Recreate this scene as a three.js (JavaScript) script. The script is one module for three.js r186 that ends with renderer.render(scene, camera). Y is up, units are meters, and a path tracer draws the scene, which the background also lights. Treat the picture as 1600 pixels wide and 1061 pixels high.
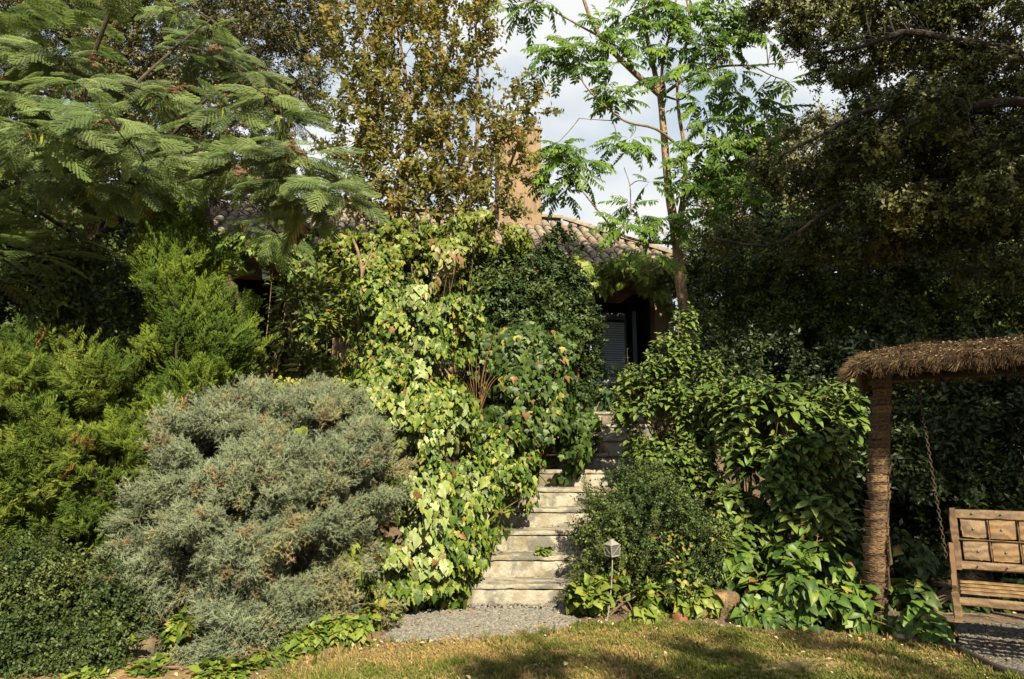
import * as THREE from 'three';
import { ImprovedNoise } from 'three/addons/math/ImprovedNoise.js';
import { mergeGeometries } from 'three/addons/utils/BufferGeometryUtils.js';
import { RoundedBoxGeometry } from 'three/addons/geometries/RoundedBoxGeometry.js';

// ---------------------------------------------------------------- camera, sky, sun, exposure
const scene = new THREE.Scene();
const camera = new THREE.PerspectiveCamera(53.81, 1600 / 1061, 0.1, 400);
camera.position.set(0, 1.32, 0);
camera.rotation.x = THREE.MathUtils.degToRad(10.385);
const renderer = new THREE.WebGLRenderer();
renderer.toneMapping = THREE.LinearToneMapping;
renderer.toneMappingExposure = 2.7;
renderer.shadowMap.enabled = true;

const perlin = new ImprovedNoise();
const N3 = (x, y, z) => perlin.noise(x, y, z);
function fbm(x, y, z, o = 4) { let s = 0, a = 0.5; for (let i = 0; i < o; i++) { s += a * N3(x, y, z); x = x * 2.03 + 7.1; y = y * 2.03 + 3.7; z = z * 2.03 + 1.3; a *= 0.5; } return s; }
const clamp = THREE.MathUtils.clamp, lerp = THREE.MathUtils.lerp, smooth = THREE.MathUtils.smoothstep;

{ // broken white cloud over pale blue, alike all round
  const W_ = 1024, H_ = 512, data = new Float32Array(W_ * H_ * 4);
  for (let j = 0; j < H_; j++) for (let i = 0; i < W_; i++) {
    const up = ((j + 0.5) / H_ - 0.5) * Math.PI, ro = ((i + 0.5) / W_ - 0.5) * 2 * Math.PI;
    const x = Math.cos(ro) * Math.cos(up), y = Math.sin(up), z = Math.sin(ro) * Math.cos(up);
    const n = fbm(x * 3.2 + 4, y * 5.5 + 1, z * 3.2 + 9, 5);
    const k = smooth(n, -0.24, 0.16), sh = 0.5 + 0.5 * fbm(x * 6 + 20, y * 9, z * 6, 3);
    const b = [0.225, 0.265, 0.3], w = [0.335 + 0.04 * sh, 0.34 + 0.04 * sh, 0.34 + 0.04 * sh];
    for (let c = 0; c < 3; c++) data[(j * W_ + i) * 4 + c] = lerp(b[c], w[c], k);
    data[(j * W_ + i) * 4 + 3] = 1;
  }
  const t = new THREE.DataTexture(data, W_, H_, THREE.RGBAFormat, THREE.FloatType);
  t.mapping = THREE.EquirectangularReflectionMapping; t.magFilter = THREE.LinearFilter; t.minFilter = THREE.LinearFilter; t.needsUpdate = true;
  scene.background = t; scene.environment = t;
}
const sun = new THREE.DirectionalLight(new THREE.Color(1, 0.87, 0.61), 5);
sun.name = 'sun'; sun.position.set(9.6, 25, 23.4); sun.target.position.set(0, 1, -7);
sun.castShadow = true; sun.shadow.mapSize.set(4096, 4096); sun.shadow.radius = 1.2;
Object.assign(sun.shadow.camera, { left: -16, right: 16, top: 16, bottom: -16, near: 1, far: 90 });
scene.add(sun, sun.target);

// ---------------------------------------------------------------- helpers
function RNG(seed) { let a = seed >>> 0; const f = () => { a = (a + 0x6d2b79f5) | 0; let t = Math.imul(a ^ (a >>> 15), 1 | a); t = (t + Math.imul(t ^ (t >>> 7), 61 | t)) ^ t; return ((t ^ (t >>> 14)) >>> 0) / 4294967296; }; f.s = (r = 1) => (f() * 2 - 1) * r; f.r = (x, y) => x + (y - x) * f(); f.pick = (l) => l[Math.floor(f() * l.length)]; return f; }
const V = (x, y, z) => new THREE.Vector3(x, y, z), A = (a) => new THREE.Vector3(a[0], a[1], a[2]);
const col = (r, g, b) => new THREE.Color(r, g, b);
const names = {};
function numbered(n) { const k = names[n] = (names[n] ?? -1) + 1; return k ? n + '_' + String(k).padStart(3, '0') : n; }
function tag(o, label, category, group, kind) { o.userData.label = label; if (category) o.userData.category = category; if (group) o.userData.group = group; if (kind) o.userData.kind = kind; return o; }
function thing(name, label, category, pos = [0, 0, 0], turn = 0, group) { const g = new THREE.Group(); g.name = numbered(name); g.position.set(...pos); g.rotation.y = turn; tag(g, label, category, group); scene.add(g); return g; }
function add(name, geo, mat, parent, kind) { const m = new THREE.Mesh(geo, mat); m.name = parent === scene ? numbered(name) : name; if (kind) m.userData.kind = kind; parent.add(m); return m; }
function structure(name, geo, mat, label) { const m = add(name, geo, mat, scene, 'structure'); if (label) m.userData.label = label; return m; }

// tileable value-noise texture, one colour ramp; in metres through repeat
function hash2(i, j, s) { let h = Math.imul(i, 374761393) ^ Math.imul(j, 668265263) ^ Math.imul(s, 2246822519); h = Math.imul(h ^ (h >>> 13), 1274126177); return ((h ^ (h >>> 16)) >>> 0) / 4294967296; }
function vnoise(u, v, p, s) { const x = u * p, y = v * p, i = Math.floor(x), j = Math.floor(y), a = x - i, b = y - j, f = a * a * (3 - 2 * a), g = b * b * (3 - 2 * b), m = (k) => ((k % p) + p) % p; return lerp(lerp(hash2(m(i), m(j), s), hash2(m(i + 1), m(j), s), f), lerp(hash2(m(i), m(j + 1), s), hash2(m(i + 1), m(j + 1), s), f), g); }
function tnoise(u, v, p, s, o = 4) { let r = 0, a = 0.5, t = 0; for (let k = 0; k < o; k++) { r += a * vnoise(u, v, p, s + k); t += a; a *= 0.55; p *= 2; } return r / t; }
function tex(size, fn, srgb = true) {
  const d = new Uint8Array(size * size * 4);
  for (let j = 0; j < size; j++) for (let i = 0; i < size; i++) { const c = fn(i / size, j / size), o = (j * size + i) * 4; for (let k = 0; k < 3; k++) { const q = clamp(c[k], 0, 1); d[o + k] = Math.round(255 * (srgb ? (q <= 0.0031308 ? q * 12.92 : 1.055 * Math.pow(q, 1 / 2.4) - 0.055) : q)); } d[o + 3] = 255; }
  const t = new THREE.DataTexture(d, size, size); t.wrapS = t.wrapT = THREE.RepeatWrapping; t.magFilter = THREE.LinearFilter; t.minFilter = THREE.LinearMipmapLinearFilter; t.generateMipmaps = true; if (srgb) t.colorSpace = THREE.SRGBColorSpace; t.needsUpdate = true; return t;
}
const rep = (t, x, y = x) => { const c = t.clone(); c.repeat.set(x, y); c.needsUpdate = true; return c; };
const mix3 = (a, b, k) => [lerp(a[0], b[0], k), lerp(a[1], b[1], k), lerp(a[2], b[2], k)];

const barkT = tex(256, (u, v) => { const n = tnoise(u * 4 % 1, v, 8, 3) * 0.6 + tnoise(u, v * 0.999, 16, 9) * 0.4; const c = mix3([0.035, 0.026, 0.018], [0.2, 0.155, 0.11], smooth(n, 0.25, 0.75)); return c; });
const barkB = tex(256, (u, v) => { const n = tnoise(u * 4 % 1, v, 8, 3); return [n, n, n]; }, false);
const std = (o) => new THREE.MeshStandardMaterial({ roughness: 0.9, side: THREE.DoubleSide, ...o });
const bark = (r, g, b) => std({ color: col(r, g, b), map: barkT, bumpMap: barkB, bumpScale: 0.01 });
const barkDark = bark(0.55, 0.5, 0.45), barkGrey = bark(1.6, 1.5, 1.4), barkRed = bark(1.5, 0.95, 0.6), barkTan = bark(1.75, 1.6, 1.35), barkBlack = bark(0.12, 0.105, 0.09), barkPale = bark(2.0, 1.9, 1.68);

// limb: tapered tube along points
function limb(pts, r0, r1, o = {}) {
  const curve = new THREE.CatmullRomCurve3(pts.map((p) => (p.isVector3 ? p : A(p)))), len = curve.getLength(), rs = o.radial ?? (r0 > 0.04 ? 10 : r0 > 0.015 ? 7 : 5), n = o.seg ?? Math.max(4, Math.min(40, Math.round(len / Math.max(0.05, r0 * 2.5))));
  const pos = [], uv = [], idx = [], up = V(0, 1, 0), fr = curve.computeFrenetFrames(n, false);
  for (let i = 0; i <= n; i++) {
    const t = i / n, p = curve.getPointAt(t), r = lerp(r0, r1, Math.pow(t, o.pow ?? 1)), a = fr.normals[i], b = fr.binormals[i];
    for (let k = 0; k <= rs; k++) { const th = k / rs * Math.PI * 2, q = r * (1 + 0.12 * N3(p.x * 3 + Math.cos(th), p.y * 3, p.z * 3 + Math.sin(th))); pos.push(p.x + q * (a.x * Math.cos(th) + b.x * Math.sin(th)), p.y + q * (a.y * Math.cos(th) + b.y * Math.sin(th)), p.z + q * (a.z * Math.cos(th) + b.z * Math.sin(th))); uv.push(k / rs, t * len / 0.5); }
  }
  for (let i = 0; i < n; i++) for (let k = 0; k < rs; k++) { const a = i * (rs + 1) + k, b = a + rs + 1; idx.push(a, b, a + 1, a + 1, b, b + 1); }
  const g = new THREE.BufferGeometry(); g.setAttribute('position', new THREE.Float32BufferAttribute(pos, 3)); g.setAttribute('uv', new THREE.Float32BufferAttribute(uv, 2)); g.setIndex(idx); g.computeVertexNormals(); return g;
}
// mesh builder with vertex colours, for leaves and sprays
class GB {
  constructor() { this.p = []; this.c = []; this.i = []; }
  v(p, c) { this.p.push(p.x, p.y, p.z); this.c.push(c.r, c.g, c.b); return this.p.length / 3 - 1; }
  build() { const g = new THREE.BufferGeometry(); g.setAttribute('position', new THREE.Float32BufferAttribute(this.p, 3)); g.setAttribute('color', new THREE.Float32BufferAttribute(this.c, 3)); g.setIndex(this.i); g.computeVertexNormals(); return g; }
  // a blade along +Y of m, folded along its midrib and curling back
  leaf(m, L, Wd, o = {}) {
    const n = o.n ?? 4, fold = o.fold ?? 0.25, curl = o.curl ?? 0.25, c = o.c ?? col(1, 1, 1), pw = o.pw ?? 0.8, start = this.p.length / 3, c2 = c.clone().multiplyScalar(o.rib ?? 1.12), st = (o.stalk ?? 0.0) * L;
    const bend = (x, y, z) => { const t = y / L, a = curl * t; return V(x, y * Math.cos(a * 0.6) , z - L * curl * t * t * 0.6).applyMatrix4(m); };
    const base = this.v(bend(0, st, 0), c2); let pl = base, pm = base, pr = base;
    for (let i = 1; i <= n; i++) {
      const t = i / n, y = st + (L - st) * t;
      if (i === n) { const tip = this.v(bend(0, y, 0), c); this.i.push(pl, pm, tip, pm, pr, tip); break; }
      const w = Wd * 0.5 * Math.pow(Math.sin(Math.PI * Math.pow(t, pw)), 0.75), l = this.v(bend(-w, y, fold * w), c), mm = this.v(bend(0, y, 0), c2), r = this.v(bend(w, y, fold * w), c);
      if (i === 1) this.i.push(base, mm, l, base, r, mm); else this.i.push(pl, pm, l, l, pm, mm, pm, pr, mm, mm, pr, r);
      pl = l; pm = mm; pr = r;
    }
    if (st > 0) { const a = this.v(V(-0.004, 0, 0).applyMatrix4(m), c), b = this.v(V(0.004, 0, 0).applyMatrix4(m), c); this.i.push(a, b, base); }
  }
  lobed(m, L, out, o = {}) { // out: half outline [x, y] from base to tip, length 1
    const c = o.c ?? col(1, 1, 1), cup = o.cup ?? 0.12, curl = o.curl ?? 0.15, pt = (x, y) => V(x * L, y * L, L * (cup * Math.abs(x) * 1.2 - curl * y * y + 0.03 * Math.sin(9 * x + 4 * y + (o.ph ?? 0)))).applyMatrix4(m);
    const rib = [0, 0.35, 0.7].map((y) => this.v(pt(0, y), o.rim ? o.rimc : c.clone().multiplyScalar(1.15)));
    const tip = this.v(pt(0, 1), c), edge = o.rimc ?? c;
    for (const s of [-1, 1]) {
      const ids = out.map(([x, y]) => this.v(pt(x * s, y), edge)); ids.push(tip);
      const near = (k) => { const y = k < out.length ? out[k][1] : 1; return y < 0.25 ? 0 : y < 0.6 ? 1 : 2; };
      for (let k = 0; k < ids.length - 1; k++) { const a = rib[near(k)], b = rib[near(k + 1)]; const tri = (x, y, z) => (s > 0 ? this.i.push(x, y, z) : this.i.push(x, z, y)); if (ids[k + 1] !== a) tri(a, ids[k], ids[k + 1]); if (a !== b) tri(a, ids[k + 1], b); }
    }
    if (o.stalk) { const w = 0.012 * L, a = this.v(V(-w, -o.stalk * L, -0.02 * L).applyMatrix4(m), c), b = this.v(V(w, -o.stalk * L, -0.02 * L).applyMatrix4(m), c); this.i.push(a, b, rib[0]); }
  }
  stick(a, b, r, c, r1 = 0.3) { // three-sided tapering twig
    const d = b.clone().sub(a).normalize(), u = Math.abs(d.y) < 0.9 ? V(0, 1, 0) : V(1, 0, 0), x = u.cross(d).normalize(), y = d.clone().cross(x), ids = [];
    for (let k = 0; k < 3; k++) { const t = k * 2.0944, e = x.clone().multiplyScalar(Math.cos(t)).addScaledVector(y, Math.sin(t)); ids.push(this.v(a.clone().addScaledVector(e, r), c), this.v(b.clone().addScaledVector(e, r * r1), c)); }
    for (let k = 0; k < 3; k++) { const i = ids[k * 2], j = ids[k * 2 + 1], n = ids[((k + 1) % 3) * 2], o = ids[((k + 1) % 3) * 2 + 1]; this.i.push(i, n, j, j, n, o); }
  }
  needle(a, b, r, c) { const d = b.clone().sub(a).normalize(), u = Math.abs(d.y) < 0.9 ? V(0, 1, 0) : V(1, 0, 0), x = u.cross(d).normalize(), y = d.clone().cross(x), tip = this.v(b, c), ids = []; for (let k = 0; k < 3; k++) { const t = k * 2.0944; ids.push(this.v(a.clone().addScaledVector(x, r * Math.cos(t)).addScaledVector(y, r * Math.sin(t)), c)); } for (let k = 0; k < 3; k++) this.i.push(ids[k], ids[(k + 1) % 3], tip); }
}
const frame = (p, tip, nrm, s = 1, sx = s) => { // Y along tip, Z near nrm
  const y = tip.clone().normalize(), z = nrm.clone().addScaledVector(y, -nrm.dot(y)); if (z.lengthSq() < 1e-5) z.set(y.y, -y.x, 0.3).addScaledVector(y, -z.dot(y)); z.normalize(); const x = y.clone().cross(z);
  return new THREE.Matrix4().makeBasis(x.multiplyScalar(sx), y.multiplyScalar(s), z.multiplyScalar(s)).setPosition(p);
};
const rdir = (R) => { const z = R.s(), a = R() * 6.2832, r = Math.sqrt(1 - z * z); return V(r * Math.cos(a), z, r * Math.sin(a)); };

// ---------------------------------------------------------------- leaf and spray shapes
const IVY = [[0.1, -0.06], [0.3, -0.13], [0.46, -0.02], [0.47, 0.16], [0.36, 0.26], [0.43, 0.44], [0.27, 0.56], [0.17, 0.78]];
const CREEP = [[0.1, -0.04], [0.27, -0.08], [0.36, 0.08], [0.5, 0.22], [0.56, 0.42], [0.4, 0.43], [0.3, 0.5], [0.22, 0.72]];
const HEART = [[0.12, -0.1], [0.3, -0.15], [0.45, -0.03], [0.5, 0.16], [0.46, 0.36], [0.34, 0.6], [0.16, 0.83]];
function oneLeaf(fn) { const g = new GB(); fn(g, new THREE.Matrix4()); return g.build(); }
const ivyLeaves = [0, 1, 2].map((k) => oneLeaf((g, m) => g.lobed(m, 1, IVY.map(([x, y], i) => [x * (1 + 0.12 * Math.sin(i * 2.3 + k * 2)), y + 0.02 * Math.cos(i + k * 3)]), { cup: 0.1 + 0.1 * k, curl: 0.12 + 0.1 * k, stalk: 0.5, ph: k * 2 })));
const paleIvyLeaves = [0, 1].map((k) => oneLeaf((g, m) => g.lobed(m, 1, IVY.map(([x, y], i) => [x * (1 + 0.12 * Math.sin(i * 2.3 + k)), y]), { cup: 0.12 + 0.1 * k, curl: 0.2, stalk: 0.5, c: col(0.62, 0.8, 0.5), rimc: col(1.12, 1.1, 1.05), ph: k })));
const creeperLeaves = [0, 1, 2].map((k) => oneLeaf((g, m) => g.lobed(m, 1, CREEP.map(([x, y], i) => [x * (1 + 0.1 * Math.sin(i * 1.7 + k * 2)), y]), { cup: 0.06 + 0.12 * k, curl: 0.15 + 0.1 * k, stalk: 0.6, ph: k })));
const heartLeaves = [0, 1, 2].map((k) => oneLeaf((g, m) => g.lobed(m, 1, HEART.map(([x, y], i) => [x * (1 + 0.08 * Math.sin(i * 1.7 + k * 2)), y]), { cup: 0.15 + 0.12 * k, curl: 0.12 + 0.14 * k, stalk: 0.5, ph: k })));
const ovalLeaves = [0, 1, 2].map((k) => oneLeaf((g, m) => g.leaf(m, 1, 0.44 + 0.05 * k, { n: 6, fold: 0.28 + 0.12 * k, curl: 0.3 + 0.2 * k, pw: 0.75, stalk: 0.08 })));
const lanceLeaves = [0, 1].map((k) => oneLeaf((g, m) => g.leaf(m, 1, 0.3 + 0.05 * k, { n: 5, fold: 0.25 + 0.15 * k, curl: 0.2 + 0.25 * k, pw: 0.85, stalk: 0.06 })));

function leafSpray(R, o) { // twig with leaves, about o.len long
  const g = new GB(), tw = o.twigC ?? col(0.5, 0.38, 0.28), n = o.n, br = [[V(0, 0, 0), V(R.s(0.08), o.len, R.s(0.08)), 1]];
  for (let k = 0; k < (o.side ?? 0); k++) { const t = R.r(0.15, 0.75), a = k * 2.4 + R(), d = V(Math.cos(a), R.r(0.5, 1.1), Math.sin(a)).normalize(); br.push([V(0, o.len * t, 0), V(0, o.len * t, 0).addScaledVector(d, o.len * R.r(0.35, 0.6)), 0.55]); }
  for (const [a, b, s] of br) {
    g.stick(a, b, (o.twigR ?? 0.004) * (0.5 + s / 2), tw);
    const m = Math.max(3, Math.round(n * s)), ax = b.clone().sub(a).normalize();
    for (let k = 0; k < m; k++) {
      const t = 0.12 + 0.88 * (k + R() * 0.6) / m, p = a.clone().lerp(b, Math.min(1, t)), an = k * 2.4 + R.s(0.4), e = V(Math.cos(an), 0, Math.sin(an)); e.addScaledVector(ax, -e.dot(ax)).normalize();
      const tip = e.multiplyScalar(o.open ?? 0.9).addScaledVector(ax, R.r(0.3, 0.9)); tip.y -= o.droop ?? 0; tip.add(rdir(R).multiplyScalar(0.25));
      const c = (o.c ?? col(1, 1, 1)).clone().multiplyScalar(R.r(0.72, 1.25)); if (o.tint && R() < (o.tintP ?? 0.2)) c.multiply(o.tint);
      g.leaf(frame(p, tip, ax.clone().add(rdir(R).multiplyScalar(0.5))), o.L * R.r(0.7, 1.2), o.Wd * R.r(0.8, 1.2), { n: o.seg ?? 3, fold: R.r(0.1, 0.5), curl: R.r(0, 0.6), c });
    }
  }
  return g.build();
}
function feather(R, o) { // conifer shoot
  const g = new GB(), base = o.c ?? col(1, 1, 1), bend = R.s(0.15), pt = (t) => V(bend * o.len * t * t, o.len * t, -o.droop * o.len * t * t);
  g.stick(pt(0), pt(0.5), o.r * 1.3, o.wood ?? base, 0.8); g.stick(pt(0.5), pt(1), o.r, base);
  for (let k = 0; k < o.n1; k++) {
    const t = 0.1 + 0.9 * (k + R() * 0.5) / o.n1, a = o.planar ? (k % 2 ? 0 : Math.PI) + R.s(0.35) : k * 2.4 + R.s(0.4), up = R.r(0.7, 1.3), d = V(Math.cos(a), up, Math.sin(a)).normalize(), l = o.len1 * (1 - 0.55 * t) * R.r(0.75, 1.2), p0 = pt(t), p1 = p0.clone().addScaledVector(d, l), c = base.clone().multiplyScalar(R.r(0.8, 1.2));
    if (o.tip) c.lerp(o.tip, R() * 0.35);
    g.needle(p0, p1, o.r * 0.9, c);
    for (let j = 0; j < o.n2; j++) {
      const u = 0.15 + 0.85 * (j + R()) / o.n2, q = p0.clone().lerp(p1, u), e = o.planar ? V(d.y * (j % 2 ? 1 : -1), -d.x * (j % 2 ? 1 : -1), R.s(0.4)) : rdir(R), dd = e.multiplyScalar(0.8).add(d).normalize();
      const cc = c.clone().multiplyScalar(R.r(0.85, 1.2)); if (o.tip) cc.lerp(o.tip, u * 0.4);
      g.needle(q, q.clone().addScaledVector(dd, o.len2 * (1.1 - 0.5 * u) * R.r(0.7, 1.2)), o.r * 0.8, cc);
    }
  }
  return g.build();
}
function mimosaFrond(R) { // twice-pinnate leaf, length 1 along +Y, blade facing +Z
  const g = new GB(), n = 9, ax = (t) => V(0, t, -0.28 * t * t + 0.06 * t), rc = col(0.8, 0.95, 0.5);
  for (let k = 0; k < 4; k++) g.stick(ax(k / 4), ax((k + 1) / 4), 0.007, rc, 0.9);
  for (let k = 0; k < n; k++) for (const s of [-1, 1]) {
    const t = 0.16 + 0.82 * k / (n - 1), p = ax(t), l = 0.36 * Math.sin(0.55 + 2.2 * t) * R.r(0.85, 1.1), an = 0.95 - 0.5 * t + R.s(0.06), d = V(s * Math.sin(an), Math.cos(an), 0), pm = (u) => p.clone().addScaledVector(d, l * u).add(V(0, 0, -0.2 * l * u * u + R.s(0.002)));
    const side = V(-d.y * 1, d.x, 0).normalize(), c = col(1, 1, 1).multiplyScalar(R.r(0.82, 1.15)), tilt = R.s(0.25), m = 13;
    g.needle(p, pm(1), 0.004, rc);
    for (let j = 0; j < m; j++) for (const q of [-1, 1]) {
      const u = 0.06 + 0.92 * j / m, b = pm(u), e = side.clone().multiplyScalar(q * (0.05 + 0.008 * Math.sin(u * 3))).addScaledVector(d, 0.026); e.z += 0.008 + tilt * 0.02 * q;
      const w = d.clone().multiplyScalar(0.013), cc = c.clone().multiplyScalar(R.r(0.9, 1.1));
      const a0 = g.v(b.clone().sub(w.clone().multiplyScalar(0.4)), cc), a1 = g.v(b.clone().add(e.clone().multiplyScalar(0.55)).sub(w), cc), a2 = g.v(b.clone().add(e), cc), a3 = g.v(b.clone().add(e.clone().multiplyScalar(0.5)).add(w), cc); g.i.push(a0, a1, a2, a0, a2, a3);
    }
  }
  return g.build();
}
function pinnate(R, pairs, lw) { // once-pinnate leaf, length 1
  const g = new GB(), ax = (t) => V(0.05 * Math.sin(t * 3), t, -0.35 * t * t + 0.1 * t);
  for (let k = 0; k < 4; k++) g.stick(ax(k / 4), ax((k + 1) / 4), 0.008, col(0.9, 0.9, 0.5), 0.85);
  for (let k = 0; k < pairs; k++) for (const s of [-1, 1]) {
    const t = 0.2 + 0.78 * k / (pairs - 1), p = ax(t), tip = V(s * R.r(0.8, 1), R.r(0.35, 0.75), R.r(-0.75, -0.1));
    g.leaf(frame(p, tip, V(0, 0.1, 1).add(rdir(R).multiplyScalar(0.25))), 0.25 * (0.75 + 0.5 * Math.sin(0.5 + 2.2 * t)) * R.r(0.85, 1.12), lw * R.r(0.85, 1.15), { n: 4, fold: R.r(0.15, 0.4), curl: R.r(0.2, 0.6), pw: 0.62, c: col(1, 1, 1).multiplyScalar(R.r(0.8, 1.2)) });
  }
  g.leaf(frame(ax(1), V(0.1, 1, -0.6), V(0, 0, 1)), 0.2, lw, { n: 4, pw: 0.62 });
  return g.build();
}

// ---------------------------------------------------------------- scattering
const leafMat = (o = {}) => new THREE.MeshPhysicalMaterial({ vertexColors: true, side: THREE.DoubleSide, color: col(0.62, 0.62, 0.62), roughness: 0.48, specularIntensity: 0.5, ...o });
const foliageM = leafMat({ name: 'foliage' }), glossyM = leafMat({ name: 'glossy leaf', roughness: 0.5, specularIntensity: 0.5 }), matteM = leafMat({ name: 'matte leaf', roughness: 0.75, specularIntensity: 0.3 }), thinM = leafMat({ name: 'thin leaf', roughness: 1, color: col(0.8, 0.8, 0.76), specularIntensity: 0.3, transmission: 0.48, thickness: 0 });
function scatter(parent, name, geos, mat, items) { // items: {m, c, v}
  const base = parent.isGroup ? parent.position : V(0, 0, 0), inv = new THREE.Matrix4().makeTranslation(-base.x, -base.y, -base.z), mm = new THREE.Matrix4();
  geos.forEach((g, v) => {
    const l = items.filter((it, i) => (it.v ?? i) % geos.length === v); if (!l.length) return;
    const im = new THREE.InstancedMesh(g, mat, l.length); im.name = name; im.userData.kind = 'stuff';
    l.forEach((it, i) => { im.setMatrixAt(i, mm.multiplyMatrices(inv, it.m)); im.setColorAt(i, it.c); }); parent.add(im);
  });
}
// the nearest outward leaves become leaf meshes of their own, the rest one mass
function leavesOf(parent, geos, mat, items, K, name = 'leaf') {
  const eye = camera.position, pos = V(0, 0, 0), sc = V(0, 0, 0), q = new THREE.Quaternion(), pr = V(0, 0, 0), pm = new THREE.Matrix4();
  camera.updateMatrixWorld(true); camera.updateProjectionMatrix(); pm.multiplyMatrices(camera.projectionMatrix, camera.matrixWorldInverse);
  items.forEach((it, i) => { it.v = it.v ?? i; it.m.decompose(pos, q, sc); pr.copy(pos).applyMatrix4(pm); const ins = Math.abs(pr.x) < 1 && Math.abs(pr.y) < 1 ? 1 : 0; it.k = ins * (it.front ?? 1) * sc.y / pos.distanceTo(eye); });
  const order = [...items].sort((a, b) => b.k - a.k), top = order.slice(0, K), pal = new Map(), base = parent.position;
  for (const it of top) {
    const key = [it.c.r, it.c.g, it.c.b].map((x) => Math.round(x * 40)).join();
    if (!pal.has(key)) { const m = mat.clone(); m.color.copy(it.c).multiply(mat.color); pal.set(key, m); }
    const me = new THREE.Mesh(geos[it.v % geos.length], pal.get(key)); me.name = name; it.m.decompose(me.position, me.quaternion, me.scale); me.position.sub(base); parent.add(me);
  }
  scatter(parent, 'foliage', geos, mat, order.slice(K));
}
// points through a crown made of ellipsoid lobes [x, y, z, rx, ry, rz]
function crown(lobes, n, R, o = {}) {
  const out = [], area = lobes.map((l) => Math.pow(l[3] * l[4] + l[4] * l[5] + l[3] * l[5], 1) * (l[6] ?? 1)), tot = area.reduce((a, b) => a + b, 0), rmin = o.rmin ?? 0.55, seed = R() * 90, ns = o.noise ?? 0.2, fr = o.freq ?? 1.6;
  let guard = n * 30;
  while (out.length < n && guard-- > 0) {
    let t = R() * tot, k = 0; while (t > area[k] && k < lobes.length - 1) t -= area[k++];
    const l = lobes[k], d = rdir(R), s = Math.pow(R.r(Math.pow(rmin, 3), 1), 1 / 3);
    const px = l[0] + d.x * l[3] * s, py = l[1] + d.y * l[4] * s, pz = l[2] + d.z * l[5] * s, nn = N3(px * fr + seed, py * fr, pz * fr), p = V(px, py, pz);
    const nr = V(d.x / l[3], d.y / l[4], d.z / l[5]).normalize();
    const n2 = N3(px * fr * 2.7 + 5, py * fr * 2.7 + seed, pz * fr * 2.7);
    p.addScaledVector(nr, (nn * 1.5 + n2 * 0.6) * ns * Math.min(l[3], l[4], 1.2));
    const hole = N3(px * fr * (o.tiers ? 1 : 1.7) + 31, py * fr * (o.tiers ?? 1.9) + seed, pz * fr * (o.tiers ? 1 : 1.7));
    if (o.gap && hole < o.gap && o.open) continue;
    if (!o.open && s > 1 - (o.carve ?? 0.9) * Math.max(0, hole * 1.3 + 0.12)) continue; // hollows reach into the crown
    const toC = camera.position.clone().sub(p).normalize(), f = nr.dot(toC); if (f < -0.1 && R() > (o.back ?? 0.5)) continue;
    if (o.minY !== undefined && p.y < o.minY) continue;
    if (o.deep !== false) { let inside = false; for (let j = 0; j < lobes.length; j++) if (j !== k) { const q = lobes[j], e = ((p.x - q[0]) / q[3]) ** 2 + ((p.y - q[1]) / q[4]) ** 2 + ((p.z - q[2]) / q[5]) ** 2; if (e < 0.4) { inside = true; break; } } if (inside && R() < 0.8) continue; }
    out.push({ p, n: nr, s, f, k, w: N3(px * 2.3 + 11, py * 2.3 + seed, pz * 2.3) });
  }
  return out;
}
function tone(R, w, cs, spread = 0.18) { // colour between cs[0]..cs[last] led by clump noise w
  const t = clamp(0.5 + w * 1.1 + R.s(0.3), 0, 0.999) * (cs.length - 1), i = Math.floor(t), a = cs[i], b = cs[Math.min(cs.length - 1, i + 1)], k = t - i, m = 1 + R.s(spread);
  return col(lerp(a[0], b[0], k) * m, lerp(a[1], b[1], k) * m, lerp(a[2], b[2], k) * m);
}
const quant = (R, cs) => { const c = R.pick(cs); return col(...c); };
function sprayItems(pts, R, cs, o = {}) { // sprays growing outwards and up
  return pts.map((q, i) => {
    const dir = q.n.clone().multiplyScalar(o.out ?? 1).add(V(0, o.up ?? 0.5, 0)).add(rdir(R).multiplyScalar(o.jit ?? 0.6)); if (o.bias) dir.add(o.bias);
    return { m: frame(q.p, dir, o.face ? o.face.clone().add(rdir(R).multiplyScalar(0.4)) : rdir(R), (o.s ?? 1) * R.r(0.7, 1.25)), c: tone(R, q.w, cs, o.spread), v: Math.floor(R() * 97) };
  });
}
function leafItems(pts, R, cs, size, o = {}) { // single leaves lying over a surface, tips hanging
  return pts.map((q) => {
    const n = q.n.clone().add(V(0, o.lift ?? 0.25, 0)).add(rdir(R).multiplyScalar(o.jit ?? 0.45)).normalize(), tip = V(R.s(0.7), -(o.hang ?? 1), R.s(0.3)).addScaledVector(q.n, o.outw ?? 0.25);
    const s = size * (R.r(0.55, 1.25) + (R() < 0.06 ? 0.35 : 0)) * (o.big ? o.big(q) : 1), od = R();
    return { m: frame(q.p, tip, n, s), c: od < 0.018 ? col(0.2, 0.11, 0.05) : od < 0.05 ? col(0.27, 0.25, 0.05) : o.palette ? col(...R.pick(o.palette)) : tone(R, q.w, cs), v: Math.floor(R() * 97), front: (q.f > 0.2 && q.s > 0.85) ? 1 : 0.25, q };
  });
}
function plant(name, label, category, base, group) { return thing(name, label, category, base, 0, group); }
function limbs(P, name, list, mat) { // each limb a named part
  const b = P.position; for (const [pts, r0, r1] of list) add(name, limb(pts.map((p) => (p.isVector3 ? p.clone() : A(p)).sub(b)), r0, r1), mat, P);
}
function merged(P, name, list, mat, kind = 'stuff') { const b = P.position, gs = list.map(([pts, r0, r1]) => limb(pts.map((p) => (p.isVector3 ? p.clone() : A(p)).sub(b)), r0, r1)); if (gs.length) add(name, mergeGeometries(gs), mat, P, kind); }

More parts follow.
